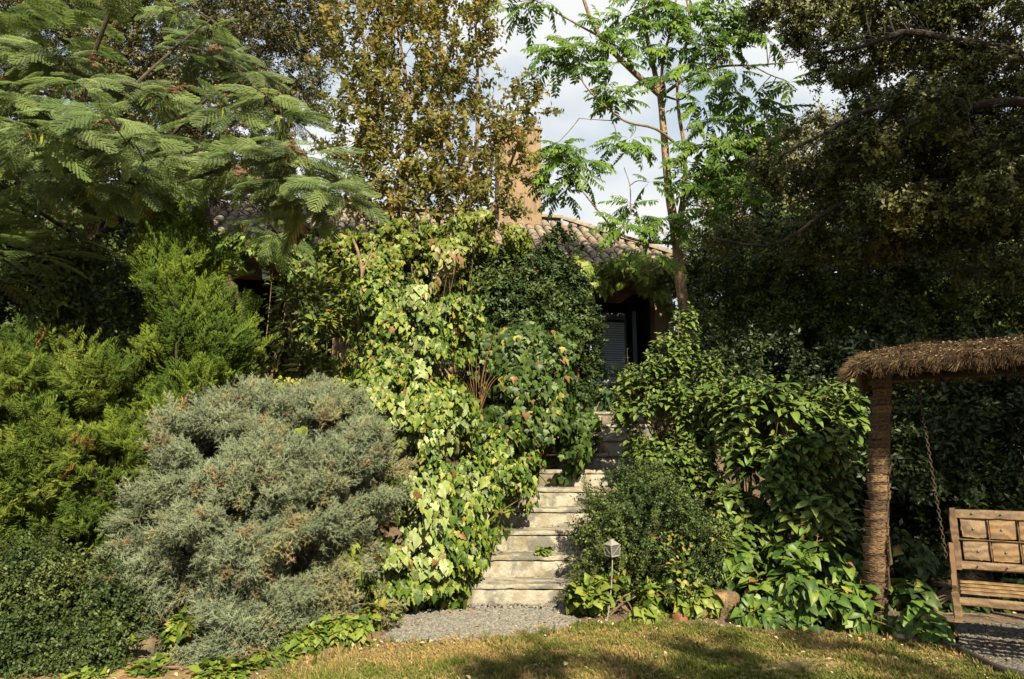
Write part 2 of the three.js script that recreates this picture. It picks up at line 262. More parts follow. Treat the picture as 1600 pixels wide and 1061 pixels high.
// ---------------------------------------------------------------- ground
const STEP_H = 0.205, STEP_D = 0.36, STEP_Z = -6.55;
function gh(x, z) {
  const d = -z, z0 = 6.45 + 0.9 * smooth(x, 1.8, 3.2), t = clamp((d - z0) / 3.4, 0, 1), lawn = 1 - smooth(d, 5.6, 7);
  let h = 2.0 * t + 0.012 * fbm(x * 1.3, z * 1.3, 2) + 0.05 * (1 - lawn) * fbm(x * 0.9, z * 0.9, 5);
  const st = smooth(x, -1.3, -0.7) * (1 - smooth(x, 2.0, 2.6)); if (d > 6.5 && d < 10.6) h -= st * 0.3 * Math.min(1, (d - 6.5) / 0.3);
  return h;
}
const noiseT = tex(512, (u, v) => { const a = tnoise(u, v, 8, 1, 6), b = tnoise(u, v, 64, 7, 3); const n = 0.55 + 0.5 * (a - 0.5) + 0.7 * (b - 0.5); return [n, n, n]; });
const noiseB = tex(512, (u, v) => { const a = tnoise(u, v, 32, 11, 4), b = tnoise(u, v, 128, 17, 2); const n = a * 0.5 + b * 0.5; return [n, n, n]; }, false);
const LAWN = [[-4.2, -3.2], [-1.953, 0, -4.014], [-1.478, 0, -4.485], [-1.269, 0, -5.059], [-0.955, 0, -5.316], [-0.479, 0, -5.334], [0.25, 0, -5.562], [0.559, 0, -5.9], [1.091, 0, -6.038], [1.532, 0, -5.855], [2.018, 0, -5.602], [2.615, 0, -5.484], [3.093, 0, -5.298], [3.147, 0, -5.158], [3.103, 0, -4.362], [4.2, -3.2]].map((p) => (p.length === 3 ? [p[0], p[2]] : p));
const inside = (poly, x, z) => { let c = false; for (let i = 0, j = poly.length - 1; i < poly.length; j = i++) if ((poly[i][1] > z) !== (poly[j][1] > z) && x < (poly[j][0] - poly[i][0]) * (z - poly[i][1]) / (poly[j][1] - poly[i][1]) + poly[i][0]) c = !c; return c; };
{
  const xs = [], zs = [];
  for (let x = -150; x < -9; x += 12) xs.push(x); for (let x = -9; x <= 9; x += 0.12) xs.push(x); for (let x = 12; x <= 150; x += 12) xs.push(x);
  for (let z = -200; z < -14; z += 15) zs.push(z); for (let z = -14; z <= 2; z += 0.12) zs.push(z); for (let z = 6; z <= 60; z += 9) zs.push(z);
  const pos = [], uv = [], c = [], idx = [];
  for (const z of zs) for (const x of xs) {
    pos.push(x, gh(x, z), z); uv.push(x / 1.3, z / 1.3);
    const k = fbm(x * 0.8 + 3, z * 0.8, 1.7), soil = inside(LAWN, x, z) ? 0 : smooth(-z, 4.6, 6.2), q = smooth(k, -0.15, 0.2), dry = mix3([0.3, 0.19, 0.09], [0.2, 0.15, 0.06], q), cc = mix3(dry, [0.13, 0.09, 0.06], soil);
    c.push(...cc);
  }
  const nx = xs.length; for (let j = 0; j < zs.length - 1; j++) for (let i = 0; i < nx - 1; i++) { const a = j * nx + i; idx.push(a, a + nx, a + 1, a + 1, a + nx, a + nx + 1); }
  const g = new THREE.BufferGeometry(); g.setAttribute('position', new THREE.Float32BufferAttribute(pos, 3)); g.setAttribute('uv', new THREE.Float32BufferAttribute(uv, 2)); g.setAttribute('color', new THREE.Float32BufferAttribute(c, 3)); g.setIndex(idx); g.computeVertexNormals();
  structure('ground', g, new THREE.MeshStandardMaterial({ vertexColors: true, color: col(1.15, 1.15, 1.15), map: noiseT, bumpMap: noiseB, bumpScale: 0.012, roughness: 1 }), 'dry brown lawn and the earth bank of the garden');
}
{ // dry and green grass
  const R = RNG(11), mk = (n, h) => { const g = new GB(); for (let k = 0; k < n; k++) { const a = R() * 6.28, r = R() * 0.022, b = V(Math.cos(a) * r, 0, Math.sin(a) * r), hh = h * R.r(0.5, 1.2), t = b.clone().add(V(R.s(0.8) * hh, hh * R.r(0.4, 1), R.s(0.8) * hh)), w = V(R.s(), 0, R.s()).normalize().multiplyScalar(0.0022), c = col(1, 1, 1).multiplyScalar(R.r(0.7, 1.3)), m = b.clone().lerp(t, 0.55).add(V(0, hh * 0.14, 0)), i0 = g.v(b.clone().sub(w), c), i1 = g.v(b.clone().add(w), c), i2 = g.v(m.clone().sub(w), c), i3 = g.v(m.clone().add(w), c), i4 = g.v(t, c); g.i.push(i0, i1, i2, i2, i1, i3, i2, i3, i4); } return g.build(); };
  const geos = [mk(9, 0.035), mk(9, 0.045), mk(8, 0.028)], items = [];
  for (let i = 0; i < 70000 && items.length < 42000; i++) {
    const z = -6.3 + 2.8 * R(), x = R.s(1) * 4.4, ed = 0.16 * N3(x * 3.1, z * 3.1, 4) + 0.08 * N3(x * 9, z * 9, 2) + R.s(0.04); if (!inside(LAWN, x + ed * 0.5, z + ed)) continue;
    const k = fbm(x * 0.9 + 3, z * 0.9, 1.7) + 0.25 * N3(x * 5, z * 5, 3); if (R() < 0.3 - k * 0.6 || N3(x * 1.4 + 9, z * 2.2, 5) < -0.4 + R.s(0.3)) continue;
    const gr = smooth(k + R.s(0.12), -0.12, 0.26), cc = mix3([0.4, 0.29, 0.115], [0.15, 0.185, 0.035], gr), m = R.r(0.7, 1.25);
    items.push({ m: new THREE.Matrix4().compose(V(x, gh(x, z) - 0.003, z), new THREE.Quaternion().setFromAxisAngle(V(0, 1, 0), R() * 6.28), V(1, R.r(0.5, 1.2) * (N3(x * 3, z * 3, 8) > 0.2 ? 1.7 : 1), 1)), c: col(cc[0] * m, cc[1] * m, cc[2] * m), v: i });
  }
  for (let i = 0; i < 9000; i++) { const z = -6.2 + 2.7 * R(), x = R.s(4.4); if (!inside(LAWN, x, z) || (inside(LAWN, x, z - 0.12) && inside(LAWN, x - 0.12, z) && inside(LAWN, x + 0.12, z)) || N3(x * 4, z * 4, 6) < -0.1) continue; const m = R.r(0.6, 1.2), gr = R() < 0.45 ? [0.1, 0.14, 0.03] : [0.3, 0.23, 0.1]; items.push({ m: new THREE.Matrix4().compose(V(x, gh(x, z) - 0.003, z), new THREE.Quaternion().setFromAxisAngle(V(0, 1, 0), R() * 6.28), V(1.2, R.r(1.2, 2.6), 1.2)), c: col(gr[0] * m, gr[1] * m, gr[2] * m), v: i }); }
  const lawn = thing('grass', 'short patchy lawn grass, straw coloured with green patches', 'grass'); lawn.userData.kind = 'stuff';
  scatter(lawn, 'grass_tufts', geos, matteM, items);
  // fallen leaves and straw bits
  const lf = [0, 1, 2].map((k) => oneLeaf((g, m) => g.leaf(m, 1, 0.35 + 0.15 * k, { n: 3, fold: 0.3, curl: 0.5 }))), it = [];
  for (let i = 0; i < 9000; i++) {
    const x = R.s(4.6), z = -6.6 + 3 * R(), edge = inside(LAWN, x, z); const near = edge && !inside(LAWN, x, z - 0.22); if (!edge && R() < 0.5) continue; if (edge && !near && R() > 0.16 + 0.3 * smooth(x, 0.3, 2) + 0.4 * N3(x * 2, z * 2, 1)) continue;
    const s = R() < 0.75 ? R.r(0.008, 0.022) : R.r(0.025, 0.05), y = gh(x, z) + (edge ? R.r(0.008, 0.035) : R.r(0.004, 0.02)), p = R();
    it.push({ m: frame(V(x, y, z), V(R.s(), R.s(0.3), R.s()), V(R.s(0.5), 1, R.s(0.5)), s), c: p < 0.5 ? col(0.55, 0.45, 0.28) : p < 0.85 ? col(0.3, 0.19, 0.1) : col(0.42, 0.2, 0.07), v: i });
  }
  for (let k = 1; k <= 10; k++) for (let i = 0; i < 60; i++) { const l = -0.95 + 0.13 * (k - 1), r = 0.78 + 0.15 * (k - 1), back = R() < 0.7, x = R.r(l, r), z = STEP_Z - STEP_D * (k - 1) - (back ? STEP_D - R() * R() * 0.14 : R() * STEP_D), s = R.r(0.01, 0.035), p = R(); it.push({ m: frame(V(x, STEP_H * k + R.r(0.004, 0.02), z), V(R.s(), R.s(0.3), R.s()), V(R.s(0.5), 1, R.s(0.5)), s), c: p < 0.4 ? col(0.4, 0.32, 0.18) : p < 0.8 ? col(0.22, 0.14, 0.07) : col(0.12, 0.15, 0.04), v: i }); }
  const lt = thing('fallen_leaves', 'dry fallen leaves and straw scattered over the lawn', 'leaf litter'); lt.userData.kind = 'stuff';
  scatter(lt, 'dead_leaves', lf, matteM, it);
}
{ // gravel before the steps and under the swing
  const R = RNG(21), peb = [0, 1, 2].map((k) => { const g = new THREE.IcosahedronGeometry(1, 1), p = g.attributes.position; for (let i = 0; i < p.count; i++) { const v = V(p.getX(i), p.getY(i), p.getZ(i)), s = 1 + 0.35 * N3(v.x * 1.3 + k * 9, v.y * 1.3, v.z * 1.3); p.setXYZ(i, v.x * s, v.y * s * 0.65, v.z * s); } g.computeVertexNormals(); return g; });
  const stone = std({ color: col(1, 1, 1), roughness: 0.95 });
  const patch = (poly, n, smin, smax, tone_, label) => {
    const xs = poly.map((p) => p[0]), zs = poly.map((p) => p[1]), it = [], x0 = Math.min(...xs), x1 = Math.max(...xs), z0 = Math.min(...zs), z1 = Math.max(...zs);
    for (let i = 0; i < n * 3 && it.length < n; i++) { const x = R.r(x0, x1), z = R.r(z0, z1); if (!inside(poly, x + 0.07 * N3(x * 6, z * 6, 1), z + 0.07 * N3(x * 6, z * 6, 8))) continue; const s = R.r(smin, smax), b = R.r(0.55, 1.25); it.push({ m: new THREE.Matrix4().compose(V(x, gh(x, z) + s * 0.3, z), new THREE.Quaternion().setFromEuler(new THREE.Euler(R.s(0.4), R() * 6, R.s(0.4))), V(s * R.r(0.8, 1.4), s, s)), c: col(tone_[0] * b, tone_[1] * b, tone_[2] * b * R.r(0.9, 1.1)), v: i }); }
    const t = thing('gravel', label, 'gravel'); t.userData.kind = 'stuff'; scatter(t, 'pebbles', peb, stone, it);
  };
  const P2 = (l) => l.map((p) => [p[0], p[2]]);
  patch(P2([[-0.994, 0, -5.522], [-0.939, 0, -6.182], [-0.599, 0, -6.607], [0.623, 0, -6.55], [0.537, 0, -5.945], [0.25, 0, -5.562], [-0.288, 0, -5.334], [-0.86, 0, -5.316]]), 8500, 0.006, 0.015, [0.19, 0.18, 0.16], 'grey gravel patch at the foot of the concrete steps');
  patch(P2([[3.186, 0, -5.37], [3.713, 0, -5.877], [4.774, 0, -5.877], [4.827, 0, -5.37], [3.282, 0, -4.116], [3.109, 0, -4.589]]), 5200, 0.007, 0.018, [0.12, 0.11, 0.1], 'grey gravel under the hanging swing bench');
}
// ---------------------------------------------------------------- steps
const concreteT = tex(512, (u, v) => {
  const a = tnoise(u, v, 4, 31, 6), b = tnoise(u, v, 32, 41, 4), c = tnoise(u, v, 128, 51, 2), s = smooth(a, 0.55, 0.72), pit = smooth(c, 0.72, 0.8);
  let k = mix3([0.54, 0.52, 0.47], [0.19, 0.185, 0.175], s * 0.9); k = mix3(k, [0.34, 0.27, 0.17], smooth(tnoise(u, v, 6, 61, 4), 0.52, 0.74) * 0.55); const m = 0.75 + 0.5 * b - 0.35 * pit; return k.map((x) => x * m);
});
const concreteB = tex(512, (u, v) => { const a = tnoise(u, v, 32, 41, 4), c = tnoise(u, v, 128, 51, 2), n = 0.6 * a + 0.4 * c; return [n, n, n]; }, false);
const concrete = std({ color: col(0.64, 0.625, 0.58), map: concreteT, bumpMap: concreteB, bumpScale: 0.008, side: THREE.FrontSide });
function roughBox(w, h, d, o = {}) { // weathered block: worn, uneven edges; origin at centre of its base
  const s = o.cell ?? 0.05, g = new THREE.BoxGeometry(w, h, d, Math.min(60, Math.ceil(w / s)), Math.max(2, Math.ceil(h / s)), Math.max(2, Math.ceil(d / s))), p = g.attributes.position, nr = g.attributes.normal, uv = g.attributes.uv, amp = o.amp ?? 0.006, sd = o.seed ?? 0;
  for (let i = 0; i < p.count; i++) {
    let x = p.getX(i), y = p.getY(i), z = p.getZ(i); const ex = w / 2 - Math.abs(x), ey = h / 2 - Math.abs(y), ez = d / 2 - Math.abs(z), near = [ex, ey, ez].sort((a, b) => a - b)[1];
    const nx = nr.getX(i), ny = nr.getY(i), nz = nr.getZ(i); uv.setXY(i, (Math.abs(nx) > 0.5 ? z : x) / 0.9 + sd * 0.37, (Math.abs(ny) > 0.5 ? z : y) / 0.9 + sd * 0.21);
    const q = fbm(x * 7 + sd * 5, y * 7, z * 7 + sd, 3), wear = Math.exp(-near / (o.round ?? 0.012)) * (0.006 + 0.02 * Math.max(0, q)) * (o.wear ?? 1);
    x += amp * N3(x * 5 + sd, y * 5, z * 5 + 3) - Math.sign(x) * (ex < 0.001 ? wear : 0); y += amp * 0.7 * N3(x * 4, y * 4 + sd, z * 4 + 9) - Math.sign(y) * (ey < 0.001 ? wear : 0); z += amp * N3(x * 5 + 7, y * 5, z * 5 + sd) - Math.sign(z) * (ez < 0.001 ? wear : 0);
    p.setXYZ(i, x, y + h / 2, z);
  }
  g.computeVertexNormals(); return g;
}
{
  const st = thing('garden_staircase', 'weathered concrete garden steps climbing between ivy and shrubs', 'staircase', [0, 0, STEP_Z]);
  const tan = std({ color: col(0.55, 0.44, 0.28), map: concreteT, bumpMap: concreteB, bumpScale: 0.008 }), darkB = std({ color: col(0.35, 0.3, 0.26), map: concreteT });
  for (let k = 1; k <= 10; k++) {
    const l = -0.95 + 0.13 * (k - 1), r = 0.78 + 0.15 * (k - 1), w = r - l, y0 = STEP_H * (k - 1) - 0.04, z = -STEP_D * (k - 1);
    const riser = add('step', roughBox(w, STEP_H - 0.012, 0.5, { seed: k, amp: 0.006 }), concrete, st); riser.position.set((l + r) / 2, y0, z - 0.25 - 0.012);
    const tr = add('tread', roughBox(w + 0.015, 0.052, 0.5, { seed: k + 20, amp: 0.005, round: 0.01, wear: 0.9 }), concrete, riser); tr.position.set(0, STEP_H - 0.013, 0.014);
    if (k === 10) for (let b = 0; b < 9; b++) { const br = add('brick', roughBox(0.135, 0.115, 0.06, { seed: b + 50, cell: 0.03 }), b % 2 ? darkB : tan, riser); br.position.set(-w / 2 + 0.1 + b * 0.15, 0.055, 0.25); }
  }
}
// ---------------------------------------------------------------- house beyond
const plaster = std({ color: col(1, 1, 1), map: tex(256, (u, v) => { const a = tnoise(u, v, 6, 71, 5), m = 0.85 + 0.3 * a; return [0.28 * m, 0.2 * m, 0.13 * m]; }), bumpMap: noiseB, bumpScale: 0.006, side: THREE.FrontSide });
const ochre = std({ color: col(1, 1, 1), map: tex(256, (u, v) => { const a = tnoise(u, v, 5, 75, 5), st = smooth(tnoise(u, 0.3 + v * 0.08, 24, 77, 3), 0.55, 0.8) * 0.3, m = 0.78 + 0.44 * a - st; return [0.255 * m, 0.175 * m, 0.112 * m]; }), bumpMap: noiseB, bumpScale: 0.004, side: THREE.FrontSide });
const metal = std({ color: col(0.1, 0.12, 0.14), roughness: 0.5, metalness: 0.3 }), slatM = std({ color: col(0.4, 0.46, 0.52), roughness: 0.55 });
const darkIn = std({ color: col(0.02, 0.018, 0.016) });
{
  const H0 = thing('house', 'low ochre house with clay tiled roof and tall chimney behind the trees', 'house', [3.55, 2.0, -13.7], 0.175);
  const wl = new THREE.Shape([[-12, -0.3], [0, -0.3], [0, 3.3], [-12, 3.3]].map((p) => new THREE.Vector2(...p)));
  const hole = (x0, x1, y0, y1) => wl.holes.push(new THREE.Path([[x0, y0], [x0, y1], [x1, y1], [x1, y0]].map((p) => new THREE.Vector2(...p))));
  hole(-2.1, -0.4, 0.02, 2.95); hole(-9.4, -7.1, 0.3, 2.9);
  const wall = add('wall', new THREE.ExtrudeGeometry(wl, { depth: 0.3, bevelEnabled: false }), plaster, H0); wall.position.z = -0.75;
  add('wall', new RoundedBoxGeometry(0.3, 3.6, 4, 2, 0.02).translate(-0.15, 1.5, -2.76), plaster, H0); add('wall', new RoundedBoxGeometry(12, 3.6, 0.3, 2, 0.02).translate(-6, 1.5, -4.92), plaster, H0); add('wall', new RoundedBoxGeometry(0.3, 3.6, 4, 2, 0.02).translate(-11.8, 1.5, -2.76), plaster, H0);
  add('wall', new RoundedBoxGeometry(0.1, 3, 1.2, 1, 0.02).translate(-0.3, 1.5, -1.37), darkIn, H0); add('wall', new RoundedBoxGeometry(3, 3.1, 0.1, 1, 0.02).translate(-1.85, 1.5, -2.05), darkIn, H0); add('wall', new RoundedBoxGeometry(3.4, 3.1, 0.1, 1, 0.02).translate(-8.2, 1.45, -2.05), darkIn, H0);
  // roller shutter: slats too fine to tell apart singly at this distance
  const sh = new THREE.Group(); sh.name = 'roller_shutter'; sh.position.set(-1.36, 0.02, -0.82); H0.add(sh);
  const sl = []; for (let k = 0; k < 46; k++) { const g = new RoundedBoxGeometry(0.78, 0.042, 0.02, 1, 0.006); g.rotateX(-0.25); g.translate(0, 0.03 + k * 0.05, 0); sl.push(g); } add('slats', mergeGeometries(sl), slatM, sh, 'stuff');
  add('shutter_box', new RoundedBoxGeometry(0.82, 0.16, 0.14, 2, 0.02).translate(0, 2.42, -0.02), metal, sh); add('guide_rail', new RoundedBoxGeometry(0.035, 2.42, 0.05, 2, 0.008).translate(0.41, 1.21, 0), metal, sh); add('guide_rail', new RoundedBoxGeometry(0.035, 2.42, 0.05, 2, 0.008).translate(-0.41, 1.21, 0), metal, sh);
  add('porch_post', new RoundedBoxGeometry(0.075, 2.5, 0.075, 2, 0.01).translate(-0.86, 1.25, -0.5), metal, H0);
  add('downpipe', new THREE.CylinderGeometry(0.04, 0.04, 3.2, 12).translate(-0.06, 1.6, -0.36), std({ color: col(0.3, 0.34, 0.36), roughness: 0.6 }), H0);
  // hip roof: eave y 3.3 at z 0, ridge y 4.75 at z -2.5
  const ey = 3.3, ry = 5.15, rz = -2.5, bz = -5.3, xl = -12.3, hx = -1.9, roofM = std({ color: col(0.35, 0.2, 0.12) });
  const rg = new THREE.BufferGeometry(), q = [[xl, ey, 0], [0.9, ey, 0], [hx, ry, rz], [xl, ry, rz], [0.9, ey, bz], [xl, ey, bz]], f = [[0, 1, 2], [0, 2, 3], [1, 4, 2], [4, 5, 3], [4, 3, 2], [0, 3, 5]];
  rg.setAttribute('position', new THREE.Float32BufferAttribute(f.flat().flatMap((i) => q[i]), 3)); rg.setAttribute('uv', new THREE.Float32BufferAttribute(f.flat().flatMap((i) => [q[i][0], q[i][2]]), 2)); rg.computeVertexNormals();
  const roof = add('roof', rg, roofM, H0);
  add('eave_board', new RoundedBoxGeometry(13, 0.14, 0.04, 1, 0.01).translate(-5.7, ey - 0.1, -0.03), std({ color: col(0.2, 0.13, 0.08) }), H0); add('soffit', new THREE.BoxGeometry(13, 0.03, 0.9).translate(-5.7, ey - 0.12, -0.5), plaster, H0);
  const R = RNG(31), tileT = tex(256, (u, v) => { const a = tnoise(u, v, 8, 81, 5), l = smooth(tnoise(u, v, 12, 91, 4), 0.55, 0.7); let c = mix3([0.19, 0.14, 0.11], [0.27, 0.23, 0.185], a); c = mix3(c, [0.15, 0.14, 0.115], l * 0.8); return c; });
  const barrel = (r0, r1, L, up) => { // half-round clay tile, open below, with thickness
    const pos = [], uv = [], idx = [], n = 6; for (const [rr0, rr1] of [[r0, r1], [r0 - 0.014, r1 - 0.014]]) for (let j = 0; j < 2; j++) for (let i = 0; i <= n; i++) { const a = Math.PI * i / n, r = j ? rr1 : rr0; pos.push(Math.cos(a) * r, (up ? 1 : -1) * Math.sin(a) * r * 0.85, j ? -L : 0); uv.push(i / n * 0.4, j * 0.6); }
    const w = n + 1; for (let s = 0; s < 2; s++) for (let i = 0; i < n; i++) { const a = s * 2 * w + i, b = a + w; s ? idx.push(a, a + 1, b, b, a + 1, b + 1) : idx.push(a, b, a + 1, a + 1, b, b + 1); } for (let i = 0; i < n; i++) idx.push(i, i + 1, 2 * w + i, i + 1, 2 * w + i + 1, 2 * w + i);
    const g = new THREE.BufferGeometry(); g.setAttribute('position', new THREE.Float32BufferAttribute(pos, 3)); g.setAttribute('uv', new THREE.Float32BufferAttribute(uv, 2)); g.setIndex(idx); g.computeVertexNormals(); return g;
  };
  const cover = barrel(0.095, 0.075, 0.44, true), pan = barrel(0.085, 0.1, 0.44, false), mats = [[1, 1, 1], [1.15, 1.12, 1.05], [0.85, 0.8, 0.75], [0.95, 0.92, 0.88], [0.92, 0.96, 0.93]].map((c) => std({ color: col(...c), map: tileT, bumpMap: noiseB, bumpScale: 0.004 })), tint = (m) => m.color;
  const slope = Math.atan2(ry - ey, -rz), len = Math.hypot(ry - ey, rz), stuff = [[], []];
  for (let c = 0; c < 59; c++) for (let r = 0; r < 8; r++) for (const kind of [0, 1]) {
    const x = 0.75 - c * 0.225 - kind * 0.1125, s = -0.05 + r * 0.36, z = -Math.cos(slope) * s, y = ey + Math.sin(slope) * s; if (s > len - 0.15 || x > 0.82 + z * 1.12) continue;
    const m4 = new THREE.Matrix4().compose(V(x + R.s(0.008), y + (kind ? 0.1 : 0.055), z), new THREE.Quaternion().setFromEuler(new THREE.Euler(slope + R.s(0.02), R.s(0.03), R.s(0.04))), V(1, 1, 1)), mi = Math.floor(R() * 5);
    if (!kind && x > -3.6) { const t = add('roof_tile', cover, mats[mi], roof); m4.decompose(t.position, t.quaternion, t.scale); } else stuff[kind].push({ m: m4, c: tint(mats[mi]) });
  }
  for (const k of [0, 1]) { const im = new THREE.InstancedMesh(k ? pan : cover, mats[0], stuff[k].length); im.name = 'roof_tiles'; im.userData.kind = 'stuff'; stuff[k].forEach((t, i) => { im.setMatrixAt(i, t.m); im.setColorAt(i, t.c); }); roof.add(im); }
  const ridge = barrel(0.13, 0.115, 0.46, true);
  const row = (a, b, n) => { for (let k = 0; k < n; k++) { const p = a.clone().lerp(b, k / n), d = b.clone().sub(a).normalize(), t = add('ridge_tile', ridge, mats[Math.floor(R() * 5)], roof); const z = d.clone().negate(), x = V(0, 1, 0).cross(z).normalize(), y = z.clone().cross(x); t.matrix.makeBasis(x, y, z); t.quaternion.setFromRotationMatrix(t.matrix); t.position.copy(p).add(V(0, 0.06, 0)); } };
  row(V(0.9, ey + 0.02, 0.02), V(hx, ry + 0.05, rz), 10); row(V(hx, ry + 0.04, rz), V(-11.9, ry + 0.04, rz), 24);
  const ch = add('chimney', roughBox(1.04, 4.6, 0.72, { cell: 0.1, amp: 0.012 }), ochre, H0); ch.position.set(-3.05, 2.75, -2.35);
  add('chimney_cap', roughBox(1.12, 0.07, 0.8, { cell: 0.08, amp: 0.008 }), ochre, ch).position.set(0, 4.57, 0); add('chimney_base', roughBox(1.09, 1.85, 0.78, { cell: 0.08, amp: 0.008 }), ochre, ch).position.set(0, -0.02, 0.01);
}
{ // glass wall lantern under the left eave
  const p = [-4.644, 4.865, -12.2], t = thing('wall_lantern', 'small pale glass lantern hanging under the vine covered eave at left', 'lantern', p), wm = std({ color: col(0.55, 0.55, 0.5), roughness: 0.5 });
  add('lantern_glass', new THREE.CylinderGeometry(0.085, 0.055, 0.2, 6, 1), std({ color: col(0.75, 0.76, 0.74), roughness: 0.3 }), t).position.y = -0.06; add('lantern_cap', new THREE.ConeGeometry(0.11, 0.09, 6), wm, t).position.y = 0.085; add('bracket', new THREE.CylinderGeometry(0.012, 0.012, 0.25, 6), metal, t).position.set(0, 0.24, 0); add('finial', new THREE.SphereGeometry(0.022, 8, 6), wm, t).position.y = -0.18;
}
// ---------------------------------------------------------------- stake lantern
function stakeLantern(base, top, lean, label) {
  const t = thing('stake_lantern', label, 'lantern', base), wm = std({ color: col(0.27, 0.26, 0.24), roughness: 0.5 });
  const tp = A(top).sub(A(base));
  add('stake', limb([V(0, -0.05, 0), tp.clone().multiplyScalar(0.3).add(V(lean, 0, 0)), tp.clone().multiplyScalar(0.65).add(V(lean * 0.8, 0, 0)), tp], 0.0058, 0.0052, { radial: 8, seg: 20 }), wm, t);
  const hd = new THREE.Group(); hd.name = 'lamp_head'; hd.position.copy(tp); hd.rotation.set(0.04, 0.55, 0.05); t.add(hd);
  const w = 0.044, h = 0.1, taper = 1.18; add('base_plate', new RoundedBoxGeometry(w * 2.05, 0.01, w * 2.05, 2, 0.003).translate(0, 0.006, 0), wm, hd);
  for (const sx of [-1, 1]) for (const sz of [-1, 1]) { const g = limb([V(sx * w, 0.01, sz * w), V(sx * w * taper, h, sz * w * taper)], 0.0048, 0.0048, { radial: 6, seg: 2 }); add('corner_bar', g, wm, hd); }
  for (let k = 0; k < 4; k++) {
    const g = new THREE.BufferGeometry(), o = 0.97; g.setAttribute('position', new THREE.Float32BufferAttribute([-w * o, 0.012, w * o, w * o, 0.012, w * o, w * o * taper, h - 0.002, w * o * taper, -w * o * taper, h - 0.002, w * o * taper], 3)); g.setIndex([0, 1, 2, 0, 2, 3]); g.computeVertexNormals(); g.rotateY(k * Math.PI / 2);
    add('pane', g, new THREE.MeshPhysicalMaterial({ color: col(0.6, 0.62, 0.6), transmission: 0.85, roughness: 0.25, thickness: 0, side: THREE.DoubleSide }), hd);
    const c = mergeGeometries([limb([V(-w, 0.014, w * 1.03), V(w * taper, h - 0.004, w * taper * 1.03)], 0.0022, 0.0022, { radial: 5, seg: 2 }), limb([V(w, 0.014, w * 1.03), V(-w * taper, h - 0.004, w * taper * 1.03)], 0.0022, 0.0022, { radial: 5, seg: 2 })]); c.rotateY(k * Math.PI / 2); add('lattice', c, wm, hd);
  }
  const roof = new THREE.CylinderGeometry(0.026, w * 1.62, 0.03, 4, 1).rotateY(Math.PI / 4).translate(0, h + 0.016, 0); add('lamp_roof', roof.toNonIndexed(), std({ color: col(0.25, 0.25, 0.24), roughness: 0.5, flatShading: true }), hd); add('cap_disc', new THREE.CylinderGeometry(0.021, 0.024, 0.014, 12).translate(0, h + 0.037, 0), wm, hd);
  add('bulb', new THREE.SphereGeometry(0.014, 12, 8).translate(0, 0.05, 0), std({ color: col(0.3, 0.3, 0.27) }), hd); return t;
}
stakeLantern([0.799, 0, -6.014], [0.872, 0.517, -6.05], 0.016, 'white garden lantern on a thin stake right of the steps');
{ const b = [-0.979, 0, -6.468], t = thing('marker_stake', 'thin white stake at the foot of the ivy left of the steps', 'stake', b); add('stake', limb([V(0, -0.03, 0), V(0, 0.1, 0), V(-0.012, 0.2, 0)], 0.006, 0.006, { radial: 8 }), std({ color: col(0.3, 0.3, 0.28), roughness: 0.5 }), t); add('stake_tip', new THREE.ConeGeometry(0.008, 0.02, 8).translate(-0.012, 0.21, 0), std({ color: col(0.6, 0.6, 0.58) }), t); }
